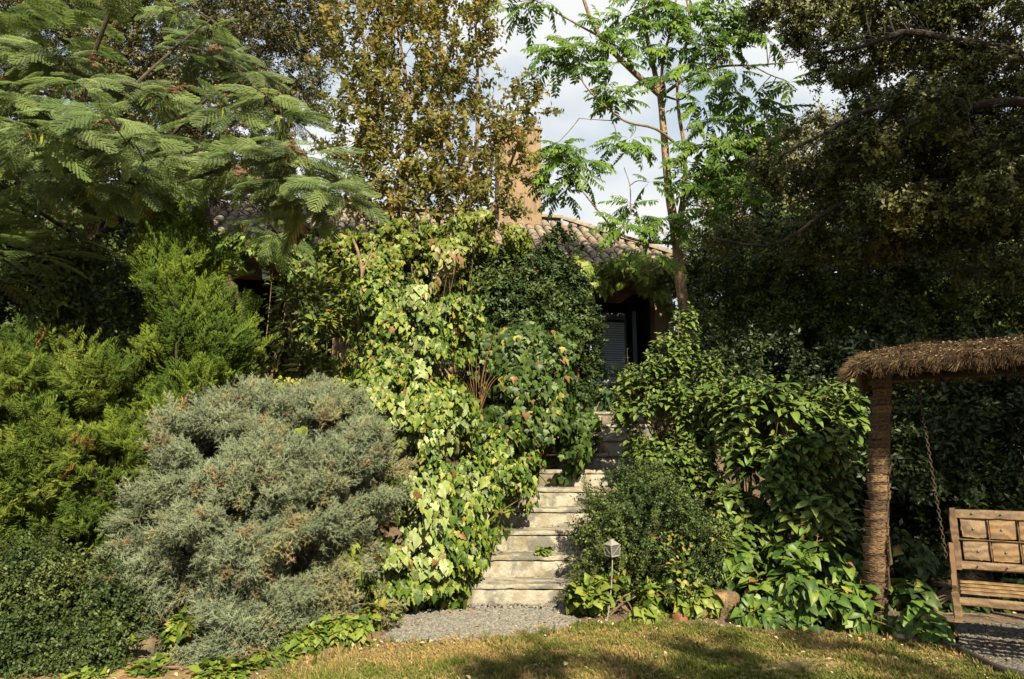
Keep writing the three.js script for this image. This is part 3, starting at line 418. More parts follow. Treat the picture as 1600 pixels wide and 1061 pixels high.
// ---------------------------------------------------------------- swing
const woodT = tex(256, (u, v) => { const g = tnoise(u, v * 0.999, 4, 101, 3), r = 0.5 + 0.5 * Math.sin((u * 14 + g * 5) * 6.283 * 0.5), n = tnoise(u, v, 64, 111, 2), k = 0.6 * r + 0.4 * n; return mix3([0.12, 0.08, 0.048], [0.36, 0.26, 0.16], k * (0.65 + 0.6 * tnoise(u, v, 3, 131, 4))); });
const wood = std({ map: woodT, color: col(0.8, 0.74, 0.66), roughness: 0.6, bumpMap: noiseB, bumpScale: 0.003 }), woodDark = std({ map: woodT, color: col(0.55, 0.45, 0.38), roughness: 0.7 }), woodPale = std({ map: woodT, color: col(0.92, 0.8, 0.6), roughness: 0.55 });
const SW = [2.93, 0, -5.75], SY = -0.58;
{
  const R = RNG(41), t = thing('garden_swing', 'wooden garden swing frame with bark clad post and thatched roof', 'swing frame', SW, SY);
  const lx = 0.25, lz = -0.02; // how far the post leans
  add('post', limb([V(0, -0.1, 0), V(lx * 0.5, 1, lz), V(lx, 2.1, lz)], 0.074, 0.058, { radial: 12 }), barkDark, t);
  const bandM = [[1.0, 0.75, 0.5], [0.78, 0.57, 0.38], [0.58, 0.42, 0.28], [1.35, 1.05, 0.72]].map((c) => bark(...c));
  for (let k = 0; k < 28; k++) { // stacked bark plates
    const y = 0.02 + k * 0.071, f = y / 2.1, r = 0.098 - 0.03 * f, g = new THREE.CylinderGeometry(r * R.r(1.06, 1.14), r * R.r(0.93, 1), 0.066, 9, 3, true), p = g.attributes.position;
    for (let i = 0; i < p.count; i++) { const q = 1 + 0.11 * N3(p.getX(i) * 16 + k * 3, p.getY(i) * 22, p.getZ(i) * 16); p.setXYZ(i, p.getX(i) * q, p.getY(i), p.getZ(i) * q); } g.computeVertexNormals();
    const b = add('bark_plate', g, bandM[Math.floor(R() * 4)], t); b.position.set(lx * f + R.s(0.012), y + 0.03, lz * f); b.rotation.set(R.s(0.1), R() * 6, R.s(0.1));
    const rim = add('rim', new THREE.TorusGeometry(r * 1.05, 0.0055, 5, 14).rotateX(Math.PI / 2), barkDark, b); rim.position.y = 0.032;
  }
  for (const [s, y] of [[1, 0.5], [1, 0.27]]) add('side_batten', roughBox(0.035, 0.24, 0.05, { cell: 0.03, seed: y * 10 }), bandM[1], t).position.set(s * 0.104 + lx * y / 2.1, y, 0.03);
  for (const [a, b] of [[[0.0, -0.1, -0.5], [0.27, 2.05, -0.1]], [[2.45, -0.1, 0.0], [2.2, 2.1, 0]], [[2.3, -0.1, -0.7], [2.15, 2.05, -0.1]]]) add('post', limb([a, b], 0.045, 0.04), barkBlack, t);
  add('beam', limb([V(0.1, 2.13, 0), V(1.2, 2.15, 0), V(2.6, 2.13, 0)], 0.05, 0.05), barkBlack, t); add('beam', limb([V(0.2, 2.05, 0.3), V(2.6, 2.05, 0.3)], 0.03, 0.03), barkBlack, t); add('beam', limb([V(0.2, 2.05, -0.3), V(2.6, 2.05, -0.3)], 0.03, 0.03), barkBlack, t);
  for (let k = 0; k < 6; k++) for (const s of [-1, 1]) add('rafter', limb([V(0.2 + k * 0.46, 2.17, 0), V(0.2 + k * 0.46, 2.03, s * 0.52)], 0.02, 0.018), barkBlack, t);
  // thatch slab, sagging and uneven
  const roof = new THREE.Group(); roof.name = 'thatched_roof'; t.add(roof);
  const top = (x, z) => 2.27 - 0.19 * Math.pow(Math.abs(z) / 0.6, 1.4) + 0.05 * fbm(x * 2.2, z * 2.2, 1) - 0.06 * Math.exp(-(x + 0.05) * 6), x0 = 0.14, x1 = 2.75;
  { const g = new THREE.BoxGeometry(1, 1, 1, 60, 2, 40), p = g.attributes.position; for (let i = 0; i < p.count; i++) { const u = p.getX(i) + 0.5, w = p.getZ(i) * 2, v = p.getY(i), z = w * (0.58 + 0.02 * N3(u * 14, 2, w)), x = x0 + (x1 - x0) * u - (u < 0.01 ? 0.06 * Math.abs(w) : 0), th = 0.075 * (1 - 0.35 * Math.abs(w)); p.setXYZ(i, x, top(x, z) + (v - 0.5) * th + 0.008 * N3(x * 20, z * 20, v), z); } g.computeVertexNormals(); add('thatch', g, std({ color: col(0.17, 0.11, 0.06), map: noiseT, bumpMap: noiseB, bumpScale: 0.02 }), roof); }
  const sg = [0, 1].map((k) => { const g = new GB(); for (let j = 0; j < 5; j++) { const o = V(R.s(0.02), 0, R.s(0.008)); g.stick(o, o.clone().add(V(R.s(0.03), R.r(0.6, 1) * 0.17, R.s(0.02))), 0.0022, col(1, 1, 1).multiplyScalar(R.r(0.6, 1.35)), 0.5); } return g.build(); }), it = [];
  for (let i = 0; i < 6200; i++) {
    const side = R() < 0.72 ? 1 : -1, w = Math.pow(R(), 0.7), z = side * 0.58 * w, x = R.r(x0 - 0.06, x1), e = 0.02, dy = (top(x, z + side * e) - top(x, z)) / e, fr = w > 0.93, dir = V(R.s(0.35), dy * (fr ? 2.2 : 1), side).add(rdir(R).multiplyScalar(fr ? 0.5 : 0.22)), m = R.r(0.55, 1.3), cc = R() < 0.25 ? [0.24, 0.165, 0.09] : R() < 0.5 ? [0.08, 0.052, 0.03] : [0.135, 0.088, 0.048];
    it.push({ m: frame(V(x, top(x, z) + R.r(-0.01, 0.014) - (fr ? R() * 0.04 : 0), z), dir, V(0, 1, 0), fr ? R.r(0.4, 0.95) : R.r(0.5, 1)), c: col(...cc).multiplyScalar(m), v: i });
  }
  for (let i = 0; i < 900; i++) { const z = R.s(0.58), w = Math.abs(z) / 0.58; it.push({ m: frame(V(x0 - 0.02 - 0.05 * w, top(0, z) - R() * 0.08, z), V(-1, R.r(-1.1, 0.1), R.s(0.5)), V(0, 1, 0), R.r(0.35, 0.75)), c: col(0.16, 0.105, 0.058).multiplyScalar(R.r(0.5, 1.3)), v: i }); }
  scatter(roof, 'straw', sg, matteM, it.map((q) => ({ ...q })));
  const fl = [0, 1].map((k) => oneLeaf((g, m) => g.leaf(m, 1, 0.4 + 0.1 * k, { n: 3, fold: 0.3, curl: 0.6 }))), ft = [];
  for (let i = 0; i < 2200; i++) { const x = R.r(x0, x1), z = R.s(0.56); ft.push({ m: frame(V(x, top(x, z) + 0.018, z), V(R.s(), R.s(0.2), R.s()), V(R.s(0.4), 1, R.s(0.4)), R.r(0.015, 0.04)), c: R() < 0.6 ? col(0.42, 0.34, 0.24) : col(0.2, 0.11, 0.05), v: i }); }
  scatter(roof, 'dead_leaves', fl, matteM, ft);
}
{
  const bo = [3.271, 0.546, -5.15], t = thing('swing_bench', 'studded wooden swing bench hanging on chains under the thatched roof', 'swing bench', bo, SY), R = RNG(43);
  const bw = 1.5, tilt = -0.16, bk = new THREE.Group(); bk.name = 'backrest'; bk.rotation.x = tilt; t.add(bk);
  const tf = (g, s) => { const uv = g.attributes.uv, p = g.attributes.position; for (let i = 0; i < uv.count; i++) uv.setXY(i, p.getY(i) * 2 + s, p.getX(i) * 2 + s * 1.7); return g; };
  const plank = (w, h, d, s) => tf(roughBox(w, h, d, { cell: 0.06, amp: 0.003, seed: s, round: 0.008 }), s);
  const rail = (y, h, d, z) => { const m = add('rail', plank(bw, h, d, y * 9), wood, bk); m.position.set(bw / 2, y, z); return m; };
  rail(0, 0.062, 0.045, 0); rail(0.362, 0.07, 0.05, 0); rail(0.205, 0.014, 0.04, 0.004);
  for (const x of [0.014, bw - 0.014]) add('stile', plank(0.055, 0.46, 0.06, x + 3), woodDark, bk).position.set(x, -0.01, 0);
  const nx = 8, cw = (bw - 0.1) / nx;
  for (let i = 0; i < nx; i++) { const x = 0.05 + cw * (i + 0.5);
    if (i) add('muntin', plank(0.013, 0.31, 0.038, i + 9), woodDark, bk).position.set(x - cw / 2, 0.058, 0.004);
    for (const [y, h] of [[0.066, 0.136], [0.222, 0.136]]) { const p = add('panel', plank(cw - 0.006, h + 0.012, 0.022, i + y * 30), i % 3 ? woodPale : wood, bk); p.position.set(x, y, 0); add('stud', new THREE.SphereGeometry(0.009, 8, 6).scale(1, 1, 0.6), metal, p).position.set(R.s(0.01), h / 2, 0.013); }
    for (const y of [0.4, 0.03]) add('stud', new THREE.SphereGeometry(0.007, 8, 6).scale(1, 1, 0.6), metal, bk).position.set(x, y, 0.03);
  }
  for (let k = 0; k < 4; k++) { const m = add('seat_slat', plank(bw - 0.02, 0.022, 0.1, k + 40), k === 3 ? wood : woodPale, t); m.position.set(bw / 2, -0.085 - 0.008 * k, 0.08 + k * 0.11); }
  add('seat_apron', plank(bw, 0.06, 0.03, 50), wood, t).position.set(bw / 2, -0.175, 0.47);
  for (const x of [-0.015, bw + 0.015]) { add('seat_frame', plank(0.05, 0.07, 0.5, 60 + x), woodDark, t).position.set(x, -0.17, 0.23); add('front_leg', plank(0.055, 0.2, 0.055, 70 + x), wood, t).position.set(x, -0.29, 0.46); const a = add('arm_board', plank(0.04, 0.06, 0.55, 80 + x), woodDark, t); a.position.set(x, 0.02, 0.2); a.rotation.x = 0.45; }
  // chains, link by link
  const ln = new THREE.TorusGeometry(0.014, 0.0036, 6, 10).scale(0.72, 1.4, 1), rust = std({ color: col(0.055, 0.036, 0.024), roughness: 0.7, metalness: 0.5 });
  for (const [x, tx] of [[-0.05, -0.12], [bw + 0.05, bw + 0.1]]) { const a = V(x, 0.05, 0.12), b = V(tx, 1.42, -0.12), n = 46, cg = new THREE.Group(); cg.name = 'chain'; t.add(cg); const d = b.clone().sub(a).normalize(), qq = new THREE.Quaternion().setFromUnitVectors(V(0, 1, 0), d); for (let k = 0; k < n; k++) { const m = add('link', ln, rust, cg); m.position.copy(a).lerp(b, k / (n - 1)); m.quaternion.copy(qq).multiply(new THREE.Quaternion().setFromAxisAngle(V(0, 1, 0), k % 2 ? 1.35 : -0.2)); } }
}
// ---------------------------------------------------------------- stones, pot, hose, sticks
const rockT = std({ color: col(0.62, 0.42, 0.24), map: concreteT, bumpMap: concreteB, bumpScale: 0.02 });
function rock(base, w, h, d, turn, label, mat, seed, sink = 0.05) { const g = roughBox(w, h, d, { cell: 0.03, amp: 0.05, seed, round: 0.04, wear: 2.4 }), m = add('rock', g, mat, scene); m.position.set(base[0], gh(base[0], base[2]) - sink, base[2]); m.rotation.y = turn; return tag(m, label, 'rock'); }
rock([1.778, 0, -6.182], 0.36, 0.26, 0.25, 0.2, 'tan stone block beside the lawn under the small leaved bush', rockT, 3);
rock([1.429, 0, -6.038], 0.14, 0.11, 0.12, 0.6, 'small reddish stone left of the tan block at the lawn edge', std({ color: col(0.55, 0.26, 0.13), map: concreteT }), 8);
rock([2.062, 0, -6.085], 0.16, 0.12, 0.14, 1, 'reddish brown stone right of the tan block by the lawn', std({ color: col(0.5, 0.24, 0.12), map: concreteT }), 12);
rock([3.006, 0, -5.352], 0.26, 0.05, 0.14, -0.4, 'flat grey stone at the lawn edge below the swing post', std({ color: col(0.6, 0.56, 0.5), map: concreteT }), 15, 0.01);
rock([-2.634, 0, -5.026], 0.3, 0.2, 0.22, 0.3, 'grey brown stone half buried between the left bushes', std({ color: col(0.28, 0.22, 0.16), map: concreteT }), 18, 0.1);
{ const b = [2.866, 0, -6.495], t = thing('terracotta_pot', 'terracotta pot half hidden in ground leaves left of the swing', 'plant pot', [b[0], 0, b[2]]), m = std({ color: col(0.42, 0.2, 0.11), map: noiseT }); add('pot_wall', new THREE.LatheGeometry([[0, 0], [0.075, 0], [0.105, 0.2], [0.095, 0.2], [0.07, 0.02]].map((p) => new THREE.Vector2(...p)), 20), m, t); add('pot_rim', new THREE.TorusGeometry(0.107, 0.013, 8, 20).rotateX(Math.PI / 2).translate(0, 0.195, 0), m, t); add('soil', new THREE.CylinderGeometry(0.09, 0.09, 0.02, 16).translate(0, 0.165, 0), darkIn, t); }
tag(add('garden_hose', limb([[3.128, 0, -5.262], [3.151, 0, -5.059], [3.12, 0, -4.782], [3.111, 0, -4.562], [3.221, 0, -4.315]].map((p) => V(p[0], 0.028, p[2])), 0.022, 0.022, { radial: 10, seg: 40 }), std({ color: col(0.05, 0.04, 0.035), roughness: 0.6 }), scene), 'dark hose curving along the gravel edge at the lower right', 'hose');
tag(add('dead_branch', limb([[1.097, 1.57, -8.4], [1.19, 1.397, -8.3], [1.285, 1.199, -8.2]], 0.014, 0.007), barkRed, scene), 'bare brown branch leaning over the upper steps', 'branch');
// ---------------------------------------------------------------- conifers on the left
const JUN = [[0.19, 0.225, 0.14], [0.235, 0.27, 0.175], [0.135, 0.175, 0.115], [0.28, 0.265, 0.14]];
{ // blue juniper mound
  const R = RNG(51), P = plant('juniper_shrub', 'broad grey green juniper mound on the left lawn edge', 'juniper', [-2.0, 0, -6.1]);
  const wd = col(0.9, 0.55, 0.35), gs = [0, 1, 2].map(() => feather(R, { len: 0.2, n1: 15, n2: 9, len1: 0.09, len2: 0.034, r: 0.0028, droop: 0.25, wood: wd, tip: col(1.3, 1.35, 1.3) }));
  const lobes = [[-2.069, 1.36, -6.1, 0.747, 0.431, 0.7], [-2.46, 1.168, -5.9, 0.608, 0.47, 0.65], [-1.581, 1.303, -6, 0.48, 0.452, 0.6], [-2.042, 0.841, -5.65, 0.864, 0.55, 0.7], [-1.328, 1.195, -5.9, 0.304, 0.304, 0.4], [-2.281, 0.64, -5.45, 0.451, 0.426, 0.5], [-1.784, 0.574, -5.4, 0.347, 0.272, 0.4], [-1.89, 0.33, -5.2, 0.26, 0.213, 0.3], [-2.78, 0.914, -5.7, 0.291, 0.424, 0.45], [-2.781, 0.386, -5.4, 0.172, 0.118, 0.22], [-2.362, 0.145, -4.95, 0.223, 0.16, 0.22], [-1.961, 0.145, -4.95, 0.201, 0.152, 0.25], [-1.321, 0.206, -5.6, 0.33, 0.132, 0.25], [-2.182, 1.68, -6.2, 0.501, 0.212, 0.45]];
  const pts = crown(lobes, 5600, R, { rmin: 0.55, noise: 0.4, freq: 2.0, carve: 2.4, back: 0.25, tiers: 3.4 });
  const face = V(0.1, 0.5, 1);
  const it = sprayItems(pts, R, JUN, { out: 0.85, up: 0.05, jit: 0.5, bias: V(0.15, -0.1, 0.35) });
  it.forEach((q) => { if (R() < 0.045) q.c = col(0.3, 0.22, 0.12).multiplyScalar(R.r(0.6, 1.1)); });
  scatter(P, 'foliage', gs, matteM, it);
  for (const [b, tp] of [[[-2.68, 1.64, -6], [-2.775, 1.954, -6]], [[-2.647, 1.671, -6.05], [-2.757, 1.96, -6.05]], [[-1.393, 1.674, -6.1], [-1.492, 1.965, -6.1]], [[-1.192, 1.499, -6], [-1.289, 1.782, -6]], [[-1.024, 1.222, -5.9], [-1.117, 1.496, -5.9]]].map((q) => q.map(A))) { scatter(P, 'shoot', [gs[0]], matteM, [0, 1, 2, 3].map((k) => ({ m: frame(b.clone().lerp(tp, k * 0.28), tp.clone().sub(b).add(rdir(R).multiplyScalar(0.05)), rdir(R), 1.1 - k * 0.15), c: col(...JUN[0]), v: 0 }))); }
  const base = V(-2.0, 0, -6.1), lm = []; for (let k = 0; k < 9; k++) { const q = pts[Math.floor(R() * pts.length)].p; lm.push([[V(-2 + R.s(0.15), 0, -6.1 + R.s(0.15)), base.clone().lerp(q, 0.5).add(V(0, 0.2, 0)), q], 0.03, 0.006]); } merged(P, 'branches', lm, barkDark);
}
const THU = [[0.05, 0.09, 0.012], [0.085, 0.135, 0.018], [0.13, 0.18, 0.026], [0.17, 0.19, 0.038]];
{ // golden thuja hedge plants in front
  const R = RNG(52), gs = [0, 1, 2].map(() => feather(R, { len: 0.19, n1: 15, n2: 8, len1: 0.085, len2: 0.034, r: 0.0036, droop: 0.35, planar: true, tip: col(1.4, 1.35, 1.3) }));
  const mk = (label, base, lobes, n, o = {}) => { const P = plant('thuja_shrub', label, 'thuja', base), pts = crown(lobes, n, R, { rmin: 0.45, noise: 0.5, freq: 1.9, carve: 1.3, back: 0.3 }), it = sprayItems(pts, R, o.cs ?? THU, { out: 0.8, up: o.up ?? 0.15, jit: 0.55, bias: o.bias ?? V(0.05, -0.1, 0.3), spread: 0.25 }); it.forEach((q) => { if (R() < (o.brown ?? 0.04)) q.c = col(0.3, 0.15, 0.05).multiplyScalar(R.r(0.6, 1.1)); }); scatter(P, 'foliage', gs, matteM, it);
    const lm = []; for (let k = 0; k < 16; k++) { const q = pts[Math.floor(R() * pts.length)].p, b = A(base); lm.push([[b, b.clone().lerp(q, 0.5).add(V(0, 0.15, 0)), q], 0.03, 0.006]); } merged(P, 'branches', lm, barkDark); };
  mk('sprawling golden thuja at the left edge beside the grey juniper', [-3.5, 0, -6.3], [[-4.32, 1.797, -6.2, 0.592, 0.533, 0.5], [-3.728, 1.805, -6.3, 0.421, 0.451, 0.5], [-4.083, 1.114, -5.9, 0.524, 0.607, 0.55], [-3.591, 1.11, -6, 0.421, 0.561, 0.5], [-3.69, 0.673, -5.8, 0.428, 0.374, 0.45], [-4.311, 2.07, -6.5, 0.625, 0.312, 0.5], [-4.616, 1.797, -6.2, 0.355, 0.414, 0.5], [-5.038, 1.447, -6.2, 0.527, 0.879, 0.6], [-3.574, 1.813, -6.4, 0.275, 0.305, 0.4]], 4300, { brown: 0.012 });
  mk('tall conical bright green thuja with a pointed top behind the left bushes', [-3.1, 0, -6.5], [[-3.501, 3.842, -6.4, 0.142, 0.291, 0.15], [-3.361, 3.438, -6.4, 0.243, 0.351, 0.28], [-3.221, 3.01, -6.4, 0.354, 0.411, 0.4], [-3.068, 2.569, -6.45, 0.427, 0.503, 0.45], [-3.007, 2.064, -6.45, 0.465, 0.558, 0.45], [-3.076, 1.514, -6.5, 0.554, 0.492, 0.5]], 2700, { cs: [[0.045, 0.085, 0.012], [0.08, 0.13, 0.015], [0.14, 0.195, 0.022]], up: 1.0, bias: V(0.05, 0.3, 0.15), brown: 0.004 });
}
// ---------------------------------------------------------------- small leaved bushes (cotoneaster)
{
  const R = RNG(53), gs = [0, 1, 2].map(() => leafSpray(R, { len: 0.22, n: 16, side: 3, L: 0.026, Wd: 0.015, open: 0.8, twigR: 0.0022, seg: 3 })), COT = [[0.04, 0.07, 0.02], [0.07, 0.105, 0.028], [0.12, 0.15, 0.045]];
  const mk = (label, base, lobes, n, o) => { const P = plant('cotoneaster_bush', label, 'bush', base), pts = crown(lobes, n, R, { rmin: 0.45, noise: 0.55, freq: 2.2, carve: 1.9, back: 0.35 }); scatter(P, 'foliage', gs, glossyM, sprayItems(pts, R, o.cs ?? COT, { out: 0.7, up: 0.4, jit: 0.6, bias: o.bias })); const lm = []; for (let k = 0; k < 14; k++) { const q = pts[Math.floor(R() * pts.length)].p, b = A(base); lm.push([[b, b.clone().lerp(q, 0.5).add(V(0, 0.12, 0)), q], 0.014, 0.003]); }
    for (let k = 0; k < 150; k++) { const q = R.pick(pts); if (q.s < 0.8 || q.f < -0.2) continue; const d = q.n.clone().add(rdir(R).multiplyScalar(0.5)); d.y += 0.35; d.normalize(); const l = R.r(0.16, 0.42); (o.wands ??= []).push([q.p.clone().addScaledVector(d, -0.1), q.p.clone().addScaledVector(d, l * 0.5), q.p.clone().addScaledVector(d, l).add(V(0, -l * 0.35, 0))]); }
    const ws = []; for (const [a, c, e] of o.wands ?? []) { lm.push([[a, c, e], 0.004, 0.002]); const cu = new THREE.CatmullRomCurve3([a, c, e].map((q) => (q.isVector3 ? q : A(q)))); for (let t = 0.1; t < 1; t += 0.035) { const p = cu.getPointAt(t), d = cu.getTangentAt(t); ws.push({ m: frame(p, d.add(rdir(R).multiplyScalar(0.5)), rdir(R), 0.33), c: tone(R, 0.3, o.cs ?? COT), v: Math.floor(R() * 9) }); } } scatter(P, 'wands', gs, glossyM, ws); merged(P, 'stems', lm, barkDark); };
  mk('low dark bush with tiny glossy leaves in the bottom left corner', [-3.0, 0, -5.1], [[-3.481, 0.219, -5.2, 0.565, 0.353, 0.5], [-3.058, 0.219, -5.2, 0.353, 0.259, 0.4], [-3.326, -0.049, -4.9, 0.569, 0.306, 0.4], [-2.815, -0.035, -4.85, 0.26, 0.173, 0.3], [-4.046, 0.219, -5.2, 0.47, 0.423, 0.5]], 2600, { bias: V(0.2, 0.1, 0.1), wands: [[[-3.364, 0.39, -5], [-3.152, 0.52, -5], [-2.824, 0.507, -4.95]], [[-3.635, 0.504, -5.1], [-3.553, 0.593, -5.1], [-3.387, 0.571, -5.1]]] });
  mk('small leaved bush with arching wands behind the stake lantern', [1.25, 0, -6.5], [[1.342, 0.672, -6.6, 0.549, 0.397, 0.4], [1.088, 0.812, -6.7, 0.311, 0.311, 0.3], [1.552, 0.451, -6.5, 0.418, 0.328, 0.35], [0.953, 0.394, -6.5, 0.358, 0.328, 0.3], [0.866, 0.602, -6.7, 0.216, 0.278, 0.25]], 1150, { cs: [[0.045, 0.08, 0.024], [0.08, 0.12, 0.03], [0.12, 0.16, 0.045]], wands: [[[1.283, 0.758, -6.3], [1.615, 0.934, -6.2], [2.015, 1.133, -6.15]], [[1.393, 0.589, -6.3], [1.705, 0.716, -6.15], [2.063, 0.803, -6.1]], [[0.968, 0.915, -6.5], [1.127, 1.152, -6.5], [1.282, 1.242, -6.5]], [[0.785, 0.857, -6.5], [0.709, 1.059, -6.6], [0.693, 1.18, -6.6]], [[1.045, 0.589, -6.3], [1.194, 0.437, -6.2], [1.453, 0.424, -6.1]]] });
}
// ---------------------------------------------------------------- ivy, creepers and broad leaved shrubs
const IVYC = [[0.085, 0.145, 0.02], [0.125, 0.185, 0.024], [0.17, 0.222, 0.032], [0.06, 0.112, 0.017], [0.21, 0.245, 0.05], [0.04, 0.08, 0.015]];
const PALE = [[0.29, 0.34, 0.15], [0.36, 0.39, 0.22], [0.24, 0.3, 0.09]];
function leafyPlant(name, label, cat, base, lobes, n, geos, mat, size, R, o = {}) {
  const P = plant(name, label, cat, base, o.group), pts = crown(lobes, n, R, { rmin: 0.55, noise: 0.4, freq: 1.9, carve: 1.1, back: 0.25, ...(o.crown ?? {}) });
  leavesOf(P, geos, mat, leafItems(pts, R, o.cs, size, o), o.K ?? 0);
  const lm = [], b = A(base); for (let k = 0; k < (o.stems ?? 12); k++) { const q = pts[Math.floor(R() * pts.length)].p; lm.push([[b.clone().add(V(R.s(0.2), 0, R.s(0.1))), b.clone().lerp(q, 0.55).add(V(R.s(0.1), 0.1, R.s(0.1))), q], o.sr ?? 0.012, 0.003]); } if (lm.length) merged(P, 'stems', lm, o.bark ?? barkTan);
  return P;
}
{
  const R = RNG(54);
  leafyPlant('ivy', 'large mass of yellow green ivy spilling down left of the steps', 'ivy', [-0.9, 0.1, -7.0], [[-0.664, 0.56, -6.55, 0.422, 0.603, 0.45], [-0.417, 0.828, -6.9, 0.385, 0.449, 0.45], [-1.081, 0.682, -6.5, 0.33, 0.541, 0.4], [-0.733, 1.202, -7.1, 0.533, 0.533, 0.5], [-0.207, 1.028, -7.4, 0.415, 0.311, 0.4], [0, 1.334, -7.8, 0.441, 0.367, 0.4], [-1.329, 2.022, -7.3, 0.489, 0.559, 0.5], [-0.848, 1.89, -7.4, 0.494, 0.494, 0.5], [-1.197, 2.659, -7.7, 0.71, 0.524, 0.5], [-0.861, 3.029, -8, 0.469, 0.391, 0.4], [-1.573, 3.27, -8, 0.354, 0.354, 0.3], [-0.918, 0.203, -6.3, 0.373, 0.229, 0.3], [-0.583, 0.185, -6.4, 0.262, 0.204, 0.25], [-0.364, 0.438, -6.6, 0.17, 0.242, 0.2], [-1.16, 0.304, -6.35, 0.29, 0.29, 0.3]], 10500, ivyLeaves, foliageM, 0.062, R, { palette: IVYC, K: 300, jit: 0.65, outw: 0.5, big: (q) => (R() < 0.12 ? 1.5 : 1) });
  leafyPlant('variegated_ivy', 'cream edged variegated ivy trailing over the green ivy', 'ivy', [-0.95, 0.3, -6.6], [[-1.308, 1.847, -6.85, 0.294, 0.262, 0.2], [-0.917, 1.655, -6.9, 0.295, 0.328, 0.2], [-1.005, 2.22, -7.2, 0.125, 0.416, 0.15], [-0.907, 0.885, -6.1, 0.255, 0.425, 0.2], [-0.655, 0.922, -6.4, 0.298, 0.298, 0.2], [-1.002, 0.565, -6.05, 0.195, 0.25, 0.2], [-0.733, 0.444, -6.15, 0.254, 0.226, 0.15], [-0.375, 1.025, -6.7, 0.156, 0.25, 0.2], [-1.093, 3.262, -7.65, 0.166, 0.226, 0.15]], 1250, paleIvyLeaves, foliageM, 0.078, R, { palette: PALE, K: 220, stems: 6, crown: { rmin: 0.5, back: 0.1, noise: 0.6 } });
  leafyPlant('ivy', 'low strip of bright ivy along the lawn edge under the juniper', 'ivy', [-1.6, 0, -5.3], [[-2.169, 0.006, -4.85, 0.26, 0.113, 0.2], [-1.864, 0.041, -4.95, 0.266, 0.124, 0.2], [-1.56, 0.088, -5.1, 0.252, 0.128, 0.2], [-1.244, 0.13, -5.3, 0.263, 0.134, 0.2], [-1.063, 0.11, -5.6, 0.152, 0.101, 0.15], [-2.337, 0.091, -5, 0.099, 0.18, 0.15], [-1.901, -0.095, -4.85, 0.259, 0.069, 0.15], [-2.49, -0.09, -4.9, 0.218, 0.087, 0.2], [-1.902, -0.045, -4.55, 0.283, 0.089, 0.15], [-1.676, -0.04, -4.7, 0.209, 0.084, 0.15], [-2.265, -0.064, -4.55, 0.243, 0.097, 0.15], [-1.505, -0.021, -4.95, 0.177, 0.08, 0.12]], 3300, ivyLeaves, foliageM, 0.058, R, { palette: IVYC.slice(0, 5), K: 160, stems: 5, lift: 0.8, hang: 0.4, outw: 0.6, jit: 0.7 });
  leafyPlant('ivy', 'ivy spreading between the corner bush and the lawn at the bottom edge', 'ivy', [-2.0, 0, -4.6], [[-2.261, -0.055, -4.62, 0.288, 0.107, 0.16], [-1.867, -0.051, -4.66, 0.29, 0.1, 0.14], [-1.61, -0.031, -4.75, 0.191, 0.085, 0.12], [-2.588, -0.007, -4.75, 0.212, 0.127, 0.2], [-2.678, -0.068, -4.5, 0.28, 0.1, 0.15]], 1700, ivyLeaves, foliageM, 0.055, R, { palette: IVYC, K: 120, stems: 5, lift: 0.8, hang: 0.35, outw: 0.7, jit: 0.8 });
  leafyPlant('ivy', 'few bright ivy sprigs climbing through the right side of the juniper', 'ivy', [-1.2, 0.1, -5.8], [[-1.405, 1.207, -5.35, 0.07, 0.08, 0.08], [-1.325, 0.838, -5.4, 0.06, 0.11, 0.08], [-1.265, 0.633, -5.5, 0.081, 0.126, 0.08], [-1.285, 0.512, -5.5, 0.101, 0.091, 0.08], [-1.753, 1.566, -5.6, 0.043, 0.064, 0.05], [-0.986, 1.439, -5.8, 0.099, 0.088, 0.1], [-2.232, 0.231, -4.85, 0.079, 0.061, 0.08]], 120, ivyLeaves, foliageM, 0.085, R, { palette: IVYC.slice(1, 5), K: 80, stems: 5, sr: 0.005, crown: { rmin: 0.2, back: 0.1 } });
  leafyPlant('ivy', 'broad dark green ivy covering the ground below the swing post', 'ivy', [2.4, 0, -6.0], [[2.107, 0.185, -6.1, 0.305, 0.25, 0.3], [2.455, 0.204, -6, 0.327, 0.273, 0.35], [2.759, 0.127, -5.75, 0.312, 0.208, 0.3], [3.042, 0.158, -5.6, 0.279, 0.203, 0.3], [2.05, 0.352, -6.4, 0.351, 0.264, 0.3], [2.584, 0.436, -6.4, 0.352, 0.235, 0.3], [2.784, 0.318, -6.1, 0.278, 0.278, 0.3], [3.117, 0.084, -5.4, 0.195, 0.107, 0.2], [2.187, 0.045, -5.9, 0.32, 0.117, 0.2], [2.543, 0.029, -5.75, 0.363, 0.104, 0.2]], 2400, heartLeaves, foliageM, 0.09, R, { palette: [[0.06, 0.12, 0.02], [0.09, 0.16, 0.025], [0.045, 0.09, 0.02], [0.13, 0.19, 0.03]], K: 260, lift: 0.6, hang: 0.6, outw: 0.6, jit: 0.8 });
  leafyPlant('ground_plant', 'dark low leaves on the shaded earth behind and under the swing bench', 'ground plant', [3.6, 0, -6.3], [[3.664, 0.111, -6.5, 0.295, 0.236, 0.3], [4.067, -0.021, -6.6, 0.419, 0.269, 0.35], [4.469, -0.057, -6.5, 0.412, 0.235, 0.35], [4.864, -0.036, -6.4, 0.463, 0.232, 0.4], [3.856, 0.384, -7, 0.321, 0.321, 0.3], [3.352, 0.337, -6.9, 0.253, 0.38, 0.3]], 1600, heartLeaves, foliageM, 0.085, R, { palette: [[0.025, 0.05, 0.012], [0.04, 0.075, 0.016], [0.06, 0.1, 0.02]], K: 60, lift: 0.6, hang: 0.5, outw: 0.6, jit: 0.8 });
